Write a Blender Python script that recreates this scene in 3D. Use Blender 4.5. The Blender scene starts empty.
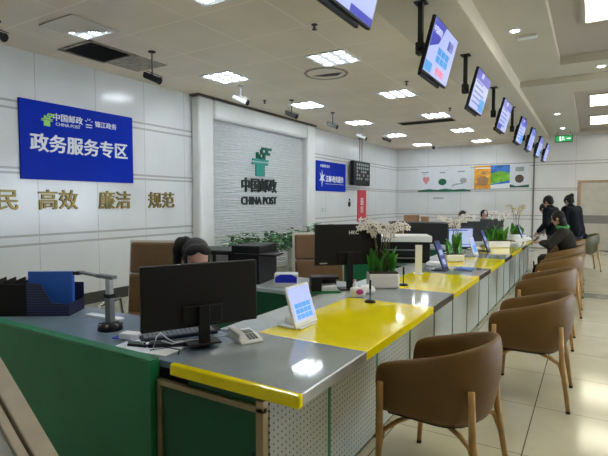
import bpy, bmesh, math, random
from mathutils import Vector, Matrix, Euler
R = math.radians
random.seed(7)
C = bpy.context.scene.collection
scene = bpy.context.scene

# ------------------------------------------------------------------ camera, light, exposure
cam_data = bpy.data.cameras.new('camera'); cam = bpy.data.objects.new('camera', cam_data); C.objects.link(cam)
cam_data.sensor_width = 36; cam_data.lens = 36*471/608; cam_data.clip_start = .05
cam.location = (0, 0, 1.55); cam.rotation_euler = (R(90-3.16), 0, R(31.31))
scene.camera = cam
vs = scene.view_settings
vs.view_transform = 'Standard'; vs.look = 'None'; vs.gamma = 1; vs.use_curve_mapping = False
vs.exposure = 0.6
TROFFER = 34.0; LOBBY = 4.5; DAY = 300
w = bpy.data.worlds.new('world'); scene.world = w; w.use_nodes = True
w.node_tree.nodes['Background'].inputs[0].default_value = (.75, .86, 1, 1)
w.node_tree.nodes['Background'].inputs[1].default_value = 1.0
# daylight coming through the shopfront window in the right wall
ld = bpy.data.lights.new('daylight', 'AREA'); ld.shape = 'RECTANGLE'; ld.size = 8; ld.size_y = 2.4
ld.energy = DAY; ld.color = (.70, .83, 1)
lo = bpy.data.objects.new('daylight', ld); C.objects.link(lo)
lo.location = (5.35, 9, 1.5); lo.rotation_euler = (0, R(90), 0); lo.rotation_euler = Euler((R(90), 0, R(90)))

# ------------------------------------------------------------------ materials
def mat(name, col, rough=.5, metal=0, spec=.5, amt=.06, scale=6, bump=0, bscale=40, emit=None, estr=0, trans=0, coat=0, alpha=1):
    m = bpy.data.materials.new(name); m.use_nodes = True
    nt = m.node_tree; b = nt.nodes['Principled BSDF']
    b.inputs['Roughness'].default_value = rough; b.inputs['Metallic'].default_value = metal
    b.inputs['Specular IOR Level'].default_value = spec
    b.inputs['Transmission Weight'].default_value = trans; b.inputs['Coat Weight'].default_value = coat
    b.inputs['Alpha'].default_value = alpha
    c = (*col, 1)
    if amt:
        tc = nt.nodes.new('ShaderNodeTexCoord'); n = nt.nodes.new('ShaderNodeTexNoise'); n.inputs['Scale'].default_value = scale
        n.inputs['Detail'].default_value = 4
        nt.links.new(tc.outputs['Object'], n.inputs['Vector'])
        r = nt.nodes.new('ShaderNodeValToRGB')
        r.color_ramp.elements[0].position = .3; r.color_ramp.elements[1].position = .7
        r.color_ramp.elements[0].color = tuple(max(0, x*(1-amt)) for x in col)+(1,)
        r.color_ramp.elements[1].color = tuple(min(1, x*(1+amt)) for x in col)+(1,)
        nt.links.new(n.outputs['Fac'], r.inputs['Fac']); nt.links.new(r.outputs['Color'], b.inputs['Base Color'])
    else: b.inputs['Base Color'].default_value = c
    if bump:
        tc = nt.nodes.new('ShaderNodeTexCoord'); n = nt.nodes.new('ShaderNodeTexNoise'); n.inputs['Scale'].default_value = bscale
        nt.links.new(tc.outputs['Object'], n.inputs['Vector'])
        bp = nt.nodes.new('ShaderNodeBump'); bp.inputs['Strength'].default_value = bump; bp.inputs['Distance'].default_value = .01
        nt.links.new(n.outputs['Fac'], bp.inputs['Height']); nt.links.new(bp.outputs['Normal'], b.inputs['Normal'])
    if emit:
        b.inputs['Emission Color'].default_value = (*emit, 1); b.inputs['Emission Strength'].default_value = estr
    return m

def lines_mask(nt, axis, period, offset, width, src=None):
    """1 on thin lines every `period` along an axis of object space"""
    N = nt.nodes; L = nt.links
    if src is None:
        tc = N.new('ShaderNodeTexCoord'); src = N.new('ShaderNodeSeparateXYZ'); L.new(tc.outputs['Object'], src.inputs[0])
    def mth(op, a, b=None):
        n = N.new('ShaderNodeMath'); n.operation = op
        for i, v in enumerate((a, b)):
            if v is None: continue
            if isinstance(v, (int, float)): n.inputs[i].default_value = v
            else: L.new(v, n.inputs[i])
        return n.outputs[0]
    x = mth('ADD', src.outputs[axis], -offset+period*1000+width/2)
    f = mth('MODULO', x, period)
    return mth('LESS_THAN', f, width), mth, src

def seam_mat(name, col, seam_col, sets, rough=.3, amt=.04, scale=1.5, bumpy=True, spec=.5, singles=()):
    """tiled surface: sets of (axis, period, offset, width) seams; singles = (axis, position, width)"""
    m = mat(name, col, rough, amt=amt, scale=scale, spec=spec)
    nt = m.node_tree; b = nt.nodes['Principled BSDF']; src = None; tot = None
    for s in sets:
        k, mth, src = lines_mask(nt, *s, src=src)
        tot = k if tot is None else mth('MAXIMUM', tot, k)
    for ax, pos, wd in singles:
        k, mth, src = lines_mask(nt, ax, 500, pos, wd, src=src)
        tot = k if tot is None else mth('MAXIMUM', tot, k)
    mix = nt.nodes.new('ShaderNodeMix'); mix.data_type = 'RGBA'
    old = b.inputs['Base Color'].links[0].from_socket
    nt.links.new(tot, mix.inputs[0]); nt.links.new(old, mix.inputs[6]); mix.inputs[7].default_value = (*seam_col, 1)
    nt.links.new(mix.outputs[2], b.inputs['Base Color'])
    if bumpy:
        bp = nt.nodes.new('ShaderNodeBump'); bp.invert = True; bp.inputs['Strength'].default_value = .4; bp.inputs['Distance'].default_value = .005
        nt.links.new(tot, bp.inputs['Height']); nt.links.new(bp.outputs['Normal'], b.inputs['Normal'])
    return m

M = {}
M['wall'] = seam_mat('white wall panel', (.735, .74, .745), (.46, .45, .44), [(1, .915, 3.65, .008)], rough=.16, singles=[(2, 2.87, .014), (2, 2.78, .014), (2, 2.02, .014), (2, 1.94, .014), (2, 1.10, .014), (2, .99, .014)])
M['wallx'] = seam_mat('white wall panel back', (.735, .74, .745), (.46, .45, .44), [(0, 1.2, -1.65, .008)], rough=.16, singles=[(2, 2.87, .014), (2, 2.78, .014), (2, 2.02, .014), (2, 1.94, .014), (2, 1.10, .014), (2, .99, .014)])
M['plain'] = mat('plain white plaster', (.74, .73, .70), .45, amt=.03)
M['portal'] = mat('white stone surround', (.80, .80, .79), .22, amt=.03, scale=2)
M['louver'] = mat('pale ribbed panel', (.76, .765, .775), .4, amt=.05, scale=9)
M['joint'] = mat('bronze joint strip', (.12, .09, .07), .4, .3)
M['ceil'] = seam_mat('beige metal ceiling tile', (.80, .70, .545), (.93, .85, .70), [(0, .985, -4.83, .016), (1, .87, 3.0, .016)], rough=.38, amt=.06, scale=1.2, bumpy=False)
M['soffit'] = mat('beige painted soffit', (.66, .60, .47), .35, amt=.03, scale=.8)
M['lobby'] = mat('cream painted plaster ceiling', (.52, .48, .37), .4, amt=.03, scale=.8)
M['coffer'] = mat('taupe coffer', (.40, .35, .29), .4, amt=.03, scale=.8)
M['floor'] = seam_mat('polished cream floor tile', (.50, .475, .37), (.10, .085, .065), [(0, .8, -.32, .007), (1, .8, 3.1, .005)], rough=.12, amt=.08, scale=2.2, bumpy=False)
M['band'] = mat('dark floor band', (.25, .24, .22), .12)
M['skirt'] = mat('dark skirting', (.045, .042, .04), .35)
M['green'] = mat('green laminate', (.014, .19, .07), .4, amt=.12, scale=3)
M['dgreen'] = mat('deep green laminate', (.004, .085, .036), .4, amt=.15, scale=4)
M['gold'] = mat('brushed brass trim', (.42, .34, .20), .35, .7, amt=.15, scale=8)
M['goldtext'] = mat('gold lettering', (.24, .175, .05), .42, .6, amt=.3, scale=7)
M['yellow'] = mat('glossy yellow laminate', (.97, .80, .0), .12, amt=.05, scale=5, coat=.4)
M['dark'] = mat('glossy grey blue glass top', (.30, .335, .365), .07, amt=.15, scale=3, spec=.7)
M['blueg'] = mat('blue grey desk laminate', (.155, .21, .27), .3, amt=.1, scale=5)
M['whited'] = mat('pale grey desk laminate', (.50, .55, .58), .25, amt=.05)
M['steel'] = mat('steel edge', (.55, .54, .50), .3, .7, amt=.1)
M['blackedge'] = mat('black edge', (.03, .03, .03), .25)
M['black'] = mat('black plastic', (.006, .006, .0075), .5, amt=.15, spec=.3)
M['blackm'] = mat('matt black metal', (.02, .02, .02), .5, .2)
M['grey'] = mat('grey plastic', (.16, .17, .18), .35)
M['lgrey'] = mat('light grey plastic', (.42, .43, .44), .4)
M['white'] = mat('white plastic', (.76, .77, .78), .35, amt=.02)
M['ceramic'] = mat('white ceramic', (.72, .72, .71), .15, amt=.02)
M['paper'] = mat('white paper', (.8, .82, .86), .7, amt=.02)
M['bluefile'] = mat('blue folder plastic', (.03, .13, .55), .4)
M['navy'] = mat('dark navy plastic', (.012, .016, .055), .4)
M['sign'] = mat('royal blue sign board', (.002, .026, .44), .4, amt=.03, spec=.08)
M['signw'] = mat('white sign lettering', (.85, .87, .9), .4, amt=0)
M['lime'] = mat('lime green emblem', (.35, .75, .12), .4, amt=0)
M['logo'] = mat('dark green emblem', (.0, .12, .07), .25)
M['teal'] = mat('teal emblem', (.03, .30, .25), .3)
M['lettering'] = mat('near black green lettering', (.012, .03, .03), .3)
M['red'] = mat('red sign', (.65, .03, .05), .35)
M['tan'] = mat('tan leather', (.16, .088, .032), .45, amt=.08, scale=10, bump=.15, bscale=120)
M['brown'] = mat('brown leather', (.155, .080, .016), .5, amt=.1, scale=5, bump=.12, bscale=150)
M['olivel'] = mat('dark olive leather', (.09, .085, .04), .45, amt=.1)
M['oak'] = mat('oak wood', (.42, .24, .075), .4, amt=.2, scale=14)
M['foot'] = mat('dark rubber foot', (.02, .015, .01), .6)
M['cream'] = mat('cream piping', (.62, .60, .56), .5)
M['chrome'] = mat('chrome', (.6, .6, .6), .15, .95)
M['skin'] = mat('skin', (.52, .30, .21), .5, amt=.05)
M['hair'] = mat('black hair', (.006, .005, .005), .5, spec=.3, amt=.4, scale=60, bump=.4, bscale=90)
M['lips'] = mat('lips', (.4, .1, .09), .5)
M['eye'] = mat('dark eye', (.02, .015, .01), .2)
M['jacket'] = mat('dark grey olive padded jacket', (.022, .021, .015), .8, spec=.2, amt=.2, scale=9, bump=.5, bscale=14)
M['collar'] = mat('green knitted collar', (.06, .32, .07), .7)
M['navycoat'] = mat('black navy coat', (.005, .007, .012), .8, spec=.15, amt=.2)
M['shirt'] = mat('pale uniform shirt', (.55, .6, .62), .6)
M['uniform'] = mat('dark green uniform jacket', (.012, .045, .03), .6)
M['greycoat'] = mat('grey wool coat', (.2, .19, .19), .8)
M['trousers'] = mat('dark trousers', (.015, .017, .022), .7)
M['leaf'] = mat('green leaf', (.06, .26, .03), .35, amt=.3, scale=8)
M['leafd'] = mat('deep green pothos leaf', (.05, .20, .055), .4, amt=.4, scale=6)
M['petal'] = mat('white orchid petal', (.80, .76, .73), .5, amt=.05)
M['petalc'] = mat('dark orchid centre', (.10, .03, .05), .5)
M['stem'] = mat('brown green stem', (.09, .09, .03), .6)
M['soil'] = mat('dark soil', (.03, .02, .012), .9)
M['beige'] = mat('beige aluminium frame', (.42, .37, .30), .4, .3, amt=.1)
M['greyglass'] = mat('grey glossy insert', (.25, .26, .25), .12, amt=.4, scale=3)
M['wood'] = mat('light brown wood', (.38, .27, .17), .5, amt=.15, scale=5)
M['dwood'] = mat('dark brown wood', (.10, .07, .05), .5, amt=.15, scale=5)
M['card'] = mat('brown cardboard', (.40, .22, .11), .7)
M['magenta'] = mat('magenta print', (.45, .03, .35), .5)
M['vbluep'] = mat('vivid blue print', (.02, .03, .65), .4)
M['grill'] = mat('dark vent grille', (.05, .05, .045), .6)
M['stain'] = mat('old ceiling patch', (.36, .31, .24), .6, amt=.3, scale=12)
M['shutter'] = mat('beige roller screen', (.50, .48, .42), .5)
M['shutterg'] = mat('grey shutter band', (.20, .19, .18), .4)
M['orange'] = mat('orange print', (.85, .36, .03), .5, amt=.35, scale=9)
M['printblue'] = mat('blue sky print', (.05, .2, .6), .5, amt=.5, scale=4)
M['printgreen'] = mat('grass green print', (.2, .5, .04), .5, amt=.4, scale=6)
M['printdark'] = mat('dark green print', (.01, .13, .07), .5)
M['pink'] = mat('rose print', (.6, .22, .26), .5)
M['greyprint'] = mat('grey print', (.35, .38, .38), .6)
M['poster'] = mat('white poster film', (.74, .76, .80), .2, amt=.02)
M['glass'] = mat('window glass', (1, 1, 1), .02, amt=0, trans=1)
def emis(name, col, s): return mat(name, (0, 0, 0), .3, amt=0, emit=col, estr=s)
M['scr'] = emis('lavender screen', (.42, .48, .86), .72)
M['scrb'] = emis('blue screen header', (.02, .03, .45), .7)
M['scrc'] = emis('cyan screen blocks', (.02, .30, .75), .7)
M['scrr'] = emis('red screen text', (.8, .15, .2), .8)
M['scrw'] = emis('white screen text', (.75, .8, 1), .8)
M['scrd'] = emis('dark blue screen text', (.06, .08, .4), .6)
M['scrn'] = emis('navy tablet page', (.03, .05, .22), .6)
M['scrp'] = emis('dim blue page', (.36, .44, .62), .8)
M['exitg'] = emis('green exit sign face', (.02, .30, .08), .9)
M['exitw'] = emis('white exit symbol', (.75, 1, .8), 1.4)
M['dl'] = emis('downlight lens', (1, .97, .9), 14)
M['panelw'] = emis('cream light panel', (1, .94, .74), LOBBY)
def troffer_mat():
    m = emis('louvred lamp diffuser', (.84, .935, 1), TROFFER); nt = m.node_tree; b = nt.nodes['Principled BSDF']
    k1, mth, src = lines_mask(nt, 1, .19, -.285, .085)
    k2, mth, src = lines_mask(nt, 0, .19, -.285, .085, src=src)
    t = mth('MAXIMUM', k1, k2)
    s = mth('MULTIPLY', mth('SUBTRACT', 1.0, mth('MULTIPLY', t, .986)), TROFFER)
    nt.links.new(s, b.inputs['Emission Strength']); return m
M['troffer'] = troffer_mat()
def perf_mat():
    m = mat('perforated grey white panel', (.48, .50, .45), .4, amt=.05); nt = m.node_tree; b = nt.nodes['Principled BSDF']
    k, mth, src = lines_mask(nt, 1, .03, 0, .001)
    def cell(ax):
        x = mth('ADD', src.outputs[ax], 30.0); f = mth('MODULO', x, .032); return mth('SUBTRACT', f, .016)
    a, c = cell(1), cell(2)
    d = mth('ADD', mth('MULTIPLY', a, a), mth('MULTIPLY', c, c)); hole = mth('LESS_THAN', d, .0055**2)
    mix = nt.nodes.new('ShaderNodeMix'); mix.data_type = 'RGBA'; old = b.inputs['Base Color'].links[0].from_socket
    nt.links.new(hole, mix.inputs[0]); nt.links.new(old, mix.inputs[6]); mix.inputs[7].default_value = (.07, .08, .06, 1)
    nt.links.new(mix.outputs[2], b.inputs['Base Color']); return m
M['perf'] = perf_mat()
def mesh_mat():
    m = mat('black mesh plastic', (.012, .012, .014), .4, amt=.1); nt = m.node_tree; b = nt.nodes['Principled BSDF']
    k, mth, src = lines_mask(nt, 1, .018, 0, .009); k2, mth, src = lines_mask(nt, 2, .018, 0, .009, src=src)
    k3, mth, src = lines_mask(nt, 0, .018, 0, .009, src=src)
    t = mth('MULTIPLY', mth('MAXIMUM', k, k3), k2)
    mix = nt.nodes.new('ShaderNodeMix'); mix.data_type = 'RGBA'; old = b.inputs['Base Color'].links[0].from_socket
    nt.links.new(t, mix.inputs[0]); nt.links.new(old, mix.inputs[6]); mix.inputs[7].default_value = (.03, .04, .16, 1)
    nt.links.new(mix.outputs[2], b.inputs['Base Color']); return m
M['mesh'] = mesh_mat()

# ------------------------------------------------------------------ geometry helpers
class MB:
    def __init__(s): s.bm = bmesh.new()
    def _x(s, geom, mtx):
        vs_ = [v for v in geom if isinstance(v, bmesh.types.BMVert)]
        bmesh.ops.transform(s.bm, matrix=mtx, verts=vs_); return vs_
    def box(s, c, size, rot=(0, 0, 0)):
        g = bmesh.ops.create_cube(s.bm, size=1)
        s._x(g['verts'], Matrix.Translation(c) @ Euler(rot).to_matrix().to_4x4() @ Matrix.Diagonal((*size, 1))); return s
    def bounds(s, x0, x1, y0, y1, z0, z1):
        return s.box(((x0+x1)/2, (y0+y1)/2, (z0+z1)/2), (abs(x1-x0), abs(y1-y0), abs(z1-z0)))
    def rod(s, p0, p1, r0, r1=None, seg=12):
        p0, p1 = Vector(p0), Vector(p1); r1 = r0 if r1 is None else r1; d = p1-p0
        g = bmesh.ops.create_cone(s.bm, cap_ends=True, segments=seg, radius1=r0, radius2=r1, depth=d.length)
        s._x(g['verts'], Matrix.Translation((p0+p1)/2) @ d.to_track_quat('Z', 'Y').to_matrix().to_4x4()); return s
    def tube(s, pts, r, seg=8):
        pts = [Vector(p) for p in pts]; rs = r if isinstance(r, (list, tuple)) else [r]*len(pts); rings = []
        for i, p in enumerate(pts):
            t = (pts[min(i+1, len(pts)-1)]-pts[max(i-1, 0)]).normalized()
            q = t.to_track_quat('Z', 'Y').to_matrix()
            rings.append([s.bm.verts.new(p+q @ Vector((rs[i]*math.cos(a), rs[i]*math.sin(a), 0))) for a in [2*math.pi*k/seg for k in range(seg)]])
        for a, b in zip(rings, rings[1:]):
            # align seam to the nearest vertex so the tube does not twist
            k0 = min(range(seg), key=lambda k: (b[k].co-a[0].co).length)
            b[:] = b[k0:]+b[:k0]
            for k in range(seg): s.bm.faces.new((a[k], a[(k+1) % seg], b[(k+1) % seg], b[k]))
        s.bm.faces.new(rings[0][::-1]); s.bm.faces.new(rings[-1]); return s
    def ball(s, c, r, rot=(0, 0, 0), u=14, v=9):
        if isinstance(r, (int, float)): r = (r, r, r)
        g = bmesh.ops.create_uvsphere(s.bm, u_segments=u, v_segments=v, radius=1)
        s._x(g['verts'], Matrix.Translation(c) @ Euler(rot).to_matrix().to_4x4() @ Matrix.Diagonal((*r, 1))); return s
    def lathe(s, prof, c=(0, 0, 0), seg=24):
        rings = [[s.bm.verts.new((c[0]+r*math.cos(2*math.pi*k/seg), c[1]+r*math.sin(2*math.pi*k/seg), c[2]+z)) for k in range(seg)] for r, z in prof]
        for a, b in zip(rings, rings[1:]):
            for k in range(seg): s.bm.faces.new((a[k], a[(k+1) % seg], b[(k+1) % seg], b[k]))
        s.bm.faces.new(rings[0][::-1]); s.bm.faces.new(rings[-1]); return s
    def prism(s, poly, h, mtx=None):
        """polygon in xy extruded along +z by h, then transformed"""
        a = [s.bm.verts.new((x, y, 0)) for x, y in poly]; b = [s.bm.verts.new((x, y, h)) for x, y in poly]
        n = len(poly); s.bm.faces.new(a[::-1]); s.bm.faces.new(b)
        for k in range(n): s.bm.faces.new((a[k], a[(k+1) % n], b[(k+1) % n], b[k]))
        if mtx: bmesh.ops.transform(s.bm, matrix=mtx, verts=a+b)
        return s
    def build(s, name, m, parent=None, bevel=0, smooth=False, loc=(0, 0, 0), rot=(0, 0, 0), subsurf=0, seg=2):
        bmesh.ops.recalc_face_normals(s.bm, faces=s.bm.faces)
        me = bpy.data.meshes.new(name); s.bm.to_mesh(me); s.bm.free()
        if smooth:
            for p in me.polygons: p.use_smooth = True
        o = bpy.data.objects.new(name, me); C.objects.link(o)
        me.materials.append(M[m] if isinstance(m, str) else m)
        if parent: o.parent = parent
        o.location = loc; o.rotation_euler = rot
        if bevel:
            b = o.modifiers.new('bevel', 'BEVEL'); b.width = bevel; b.segments = seg; b.limit_method = 'ANGLE'; b.angle_limit = R(40)
        if subsurf:
            b = o.modifiers.new('sub', 'SUBSURF'); b.levels = subsurf; b.render_levels = subsurf
        return o
def tag(o, label, cat, group=None, kind=None):
    if label: o['label'] = label
    if cat: o['category'] = cat
    if group: o['group'] = group
    if kind: o['kind'] = kind
    return o
def thing(name, label, cat, loc=(0, 0, 0), rz=0, group=None):
    o = bpy.data.objects.new(name, None); o.empty_display_size = .05; C.objects.link(o)
    o.location = loc; o.rotation_euler = (0, 0, rz); return tag(o, label, cat, group)
def struct(o): o['kind'] = 'structure'; return o
def dup(root, loc, rz=None, label=None, group=None):
    def cp(o, par):
        c = o.copy(); C.objects.link(c); c.parent = par
        for ch in list(o.children): cp(ch, c)
        return c
    r = cp(root, None); r.location = loc
    if rz is not None: r.rotation_euler = (0, 0, rz)
    if label: r['label'] = label
    if group: r['group'] = group
    return r
def text(name, body, size, m, parent, loc, rot, extrude=.004, bold=0, align='CENTER', sx=1):
    cu = bpy.data.curves.new(name, 'FONT'); cu.body = body; cu.size = size; cu.extrude = extrude; cu.offset = 0
    cu.align_x = align; cu.align_y = 'CENTER'; cu.resolution_u = 3
    t = bpy.data.objects.new(name+'_tmp', cu); C.objects.link(t)
    me = bpy.data.meshes.new_from_object(t.evaluated_get(bpy.context.evaluated_depsgraph_get()))
    bpy.data.objects.remove(t); bpy.data.curves.remove(cu)
    me.name = name; me.materials.clear(); me.materials.append(M[m])
    if bold:
        bm = bmesh.new()
        for dx, dy in ((0, 0), (bold, 0), (-bold, 0), (0, bold*.6), (0, -bold*.6)):
            n0 = len(bm.verts); bm.from_mesh(me); bm.verts.ensure_lookup_table()
            bmesh.ops.translate(bm, vec=(dx, dy, (dx+2*dy)*.12), verts=bm.verts[n0:])
        bm.to_mesh(me); bm.free()
    if sx != 1: me.transform(Matrix.Diagonal((sx, 1, 1, 1)))
    o = bpy.data.objects.new(name, me); C.objects.link(o); o.parent = parent; o.location = loc; o.rotation_euler = rot
    return o
ON_LEFT = (R(90), 0, R(90))     # text facing +x (on the left wall)
ON_BACK = (R(90), 0, 0)         # text facing -y

# ------------------------------------------------------------------ room shell
XL, XR, YB, YF, H = -6.5, 5.2, 17.6, -3.0, 3.57
def sbox(name, b, m, bevel=0): return struct(MB().bounds(*b).build(name, m, bevel=bevel))
sbox('floor', (XL-.2, XR+.2, YF-.2, YB+.2, -.15, 0), 'floor')
b = sbox('trim_1', (-.9, XR, 8.85, 9.3, 0, .003), 'band')
sbox('wall_left', (XL-.2, XL, YF-.2, YB+.2, 0, H), 'wall')
sbox('wall_back', (XL, XR, YB, YB+.2, 0, 4.2), 'wallx')
sbox('wall_front', (XL, XR+.2, YF-.2, YF, 0, 4.2), 'plain')
wr = MB().bounds(XR, XR+.2, YF, 5, 0, 4.2).bounds(XR, XR+.2, 13, YB+.2, 0, 4.2).bounds(XR, XR+.2, 5, 13, 2.8, 4.2).bounds(XR, XR+.2, 5, 13, 0, .25)
struct(wr.build('wall_right', 'plain'))
wf = MB()
for y in (5, 7, 9, 11, 13): wf.bounds(XR+.04, XR+.12, y-.04, y+.04, .25, 2.8)
for z in (.28, 2.77): wf.bounds(XR+.04, XR+.12, 5, 13, z-.04, z+.04)
wf = struct(wf.build('window_1', 'steel'))
MB().bounds(XR+.07, XR+.08, 5, 13, .25, 2.8).build('pane', 'glass', wf)
# ceilings: low tiled part over the staff side, raised coffered part over the public side
sbox('ceiling', (XL-.2, -2.0, YF-.2, YB+.2, H, H+.7), 'ceil')
SX = -1.2
struct(MB().bounds(-2.0, SX, YF-.2, YB+.2, H, H+.7).build('trim_2', 'soffit', bevel=.012))
Z1, Z2 = 3.80, 3.69
def ceil_hole(name, x0, x1, y0, y1, z, hx0, hx1, hy0, hy1, depth, m, mi):
    mb = MB()
    mb.bounds(x0, hx0, y0, y1, z, z+.4).bounds(hx1, x1, y0, y1, z, z+.4).bounds(hx0, hx1, y0, hy0, z, z+.4).bounds(hx0, hx1, hy1, y1, z, z+.4)
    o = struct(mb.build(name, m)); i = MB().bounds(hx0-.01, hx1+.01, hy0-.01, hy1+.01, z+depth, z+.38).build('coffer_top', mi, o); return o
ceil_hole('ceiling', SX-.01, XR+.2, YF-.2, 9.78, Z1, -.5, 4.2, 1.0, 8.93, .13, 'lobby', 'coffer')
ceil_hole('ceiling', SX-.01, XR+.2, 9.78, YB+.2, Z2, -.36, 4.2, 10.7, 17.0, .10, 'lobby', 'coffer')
# stone surround with the ribbed name wall
FX = -6.27
pm = MB().bounds(XL, FX, 6.56, 6.98, 0, H-.03).bounds(XL, FX, 10.50, 10.92, 0, H-.03).bounds(XL, FX, 6.98, 10.50, 3.17, H-.03)
struct(pm.build('trim_3', 'portal', bevel=.06, seg=4))
struct(MB().bounds(XL, FX+.012, 6.54, 10.94, H-.03, H).build('trim_4', 'joint'))
lv = MB(); z = .0
while z < 3.12:
    lv.box((XL+.045, 8.74, z+.028), (.05, 3.52, .042), (0, R(20), 0)); z += .054
lv.bounds(XL, XL+.03, 6.98, 10.5, 0, 3.17)
struct(lv.build('trim_5', 'louver'))
struct(MB().bounds(XL, XL+.02, YF, 6.56, 0, .17).bounds(XL, XL+.02, 10.92, YB, 0, .17).build('baseboard_left', 'skirt'))
struct(MB().bounds(XL+.02, XR, YB-.02, YB, 0, .03).build('baseboard_back', 'shutterg'))
# back wall: conduit, shutter hatch
tag(MB().rod((-1.66, YB-.03, 3.5), (-1.66, YB-.03, .1), .022).build('conduit_pipe', 'grey'), 'thin dark vertical pipe running down the back wall', 'pipe')
sh = struct(MB().bounds(-.38, -.28, YB-.05, YB, .0, 2.24).bounds(-.28, 1.9, YB-.05, YB, 2.16, 2.24).build('door_1', 'wood', bevel=.005))
MB().bounds(-.28, 1.9, YB-.04, YB, 1.13, 2.16).build('screen_panel', 'shutter', sh)
MB().bounds(-.28, 1.9, YB-.06, YB, .87, 1.13).build('counter_band', 'shutterg', sh)
MB().bounds(-.28, 1.9, YB-.04, YB, .03, .87).build('lower_panel', 'shutter', sh)

# ------------------------------------------------------------------ ceiling lamps
def make_troffer():
    t = thing('ceiling_light', None, 'ceiling light')
    f = MB(); 
    for s_ in (-1, 1): f.bounds(s_*.285, s_*.305, -.305, .305, -.012, 0).bounds(-.305, .305, s_*.285, s_*.305, -.012, 0)
    f.build('frame', 'white', t); MB().bounds(-.285, .285, -.285, .285, -.006, -.002).build('diffuser', 'troffer', t); return t
T0 = make_troffer(); first = True
rows = [.8, 3.42, 5.98, 8.55, 11.1, 13.75, 16.45]
def ordn(i): return ['nearest', 'second', 'third', 'fourth', 'fifth', 'sixth', 'seventh'][i]
names = {(-5.12, 3.42): 'louvred ceiling light above the blue sign, beside the dark vent grille',
 (-5.12, 5.98): 'louvred ceiling light just in front of the white stone surround',
 (-5.12, 8.55): 'louvred ceiling light above the ribbed name wall',
 (-5.12, 11.1): 'louvred ceiling light by the far upright of the stone surround',
 (-5.12, 13.75): 'louvred ceiling light above the hanging black display board',
 (-5.12, 16.45): 'louvred ceiling light nearest the far left corner',
 (-3.15, 3.42): 'louvred ceiling light cut by the top edge left of the nearest screen',
 (-3.15, 5.98): 'large bright louvred ceiling light beside the round broken hatch',
 (-3.15, 8.55): 'louvred ceiling light just left of the second hanging screen',
 (-3.15, 11.1): 'louvred ceiling light above the long dark slot diffuser',
 (-3.15, 13.75): 'thin looking louvred ceiling light beyond the slot diffuser',
 (-3.15, 16.45): 'farthest louvred ceiling light above the orange poster'}
for x in (-5.12, -3.15):
    for y in rows:
        if (x, y) == (-5.12, 3.42): continue
        lb = names.get((x, y), 'louvred ceiling light overhead beside the camera position')
        if first: T0.location = (x, y, H); T0['label'] = lb; T0['group'] = 'ceiling lights over the staff side'; first = False
        else: dup(T0, (x, y, H), None, lb, 'ceiling lights over the staff side')
t = thing('ceiling_light', names[(-5.12, 3.42)], 'ceiling light', (-5.12, 3.42, H), 0, 'ceiling lights over the staff side')
MB().prism([(-.285, -.03), (-.285, .285), (.285, .285)], .004, Matrix.Translation((0, 0, -.008))).build('diffuser', 'troffer', t)
MB().prism([(-.305, -.305), (.305, -.305), (.305, .305), (-.305, -.04)], .012, Matrix.Translation((0, 0, -.016))).build('slipped_cover', 'soffit', t)
def square_light(x, y, z, sx, sy, label):
    t = thing('square_ceiling_light', label, 'ceiling light', (x, y, z), 0, 'lobby light panels')
    f = MB()
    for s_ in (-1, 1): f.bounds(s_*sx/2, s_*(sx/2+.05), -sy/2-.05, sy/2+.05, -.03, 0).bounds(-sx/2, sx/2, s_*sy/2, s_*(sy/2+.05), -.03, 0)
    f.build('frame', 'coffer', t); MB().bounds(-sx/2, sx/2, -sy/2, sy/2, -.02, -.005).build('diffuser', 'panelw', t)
square_light(.5, 6.55, Z1+.13, 1.25, 1.6, 'large square cream light panel in the near ceiling coffer')
square_light(2.9, 6.55, Z1+.13, 1.25, 1.6, 'square cream light panel further right in the near coffer')
square_light(.5, 3.0, Z1+.13, 1.25, 1.6, 'square cream light panel overhead in the near coffer')
square_light(2.9, 3.0, Z1+.13, 1.25, 1.6, 'square cream light panel overhead far right of the near coffer')
square_light(.55, 12.25, Z2+.10, 1.25, 1.3, 'nearer rectangular light panel in the far ceiling coffer')
square_light(.55, 15.2, Z2+.10, 1.25, 1.5, 'farther rectangular light panel in the far ceiling coffer')
square_light(2.9, 12.25, Z2+.10, 1.25, 1.3, 'rectangular light panel at the right of the far coffer')
def downlight(x, y, z, label):
    t = thing('downlight', label, 'downlight', (x, y, z), 0, 'round downlights over the public side')
    MB().lathe([(.05, -.001), (.075, -.012), (.085, -.004), (.085, 0), (.05, 0)]).build('ring', 'white', t, smooth=True)
    MB().lathe([(.0001, -.008), (.052, -.008), (.052, -.002), (.0001, -.002)]).build('lens', 'dl', t)
downlight(-.92, 6.85, Z1, 'round downlight left of the smoke detector')
downlight(.08, 9.35, Z1, 'bright round downlight in front of the cross beam at right')
downlight(-.76, 13.1, Z2, 'round downlight beyond the cross beam, nearer of two')
downlight(-.76, 15.7, Z2, 'round downlight close to the green exit sign')
sd = thing('smoke_detector', 'white low smoke detector on the lobby ceiling', 'smoke detector', (-.8, 7.15, Z1))
MB().bounds(-.12, .12, -.05, .05, -.035, 0).build('housing', 'white', sd, bevel=.01)

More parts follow.
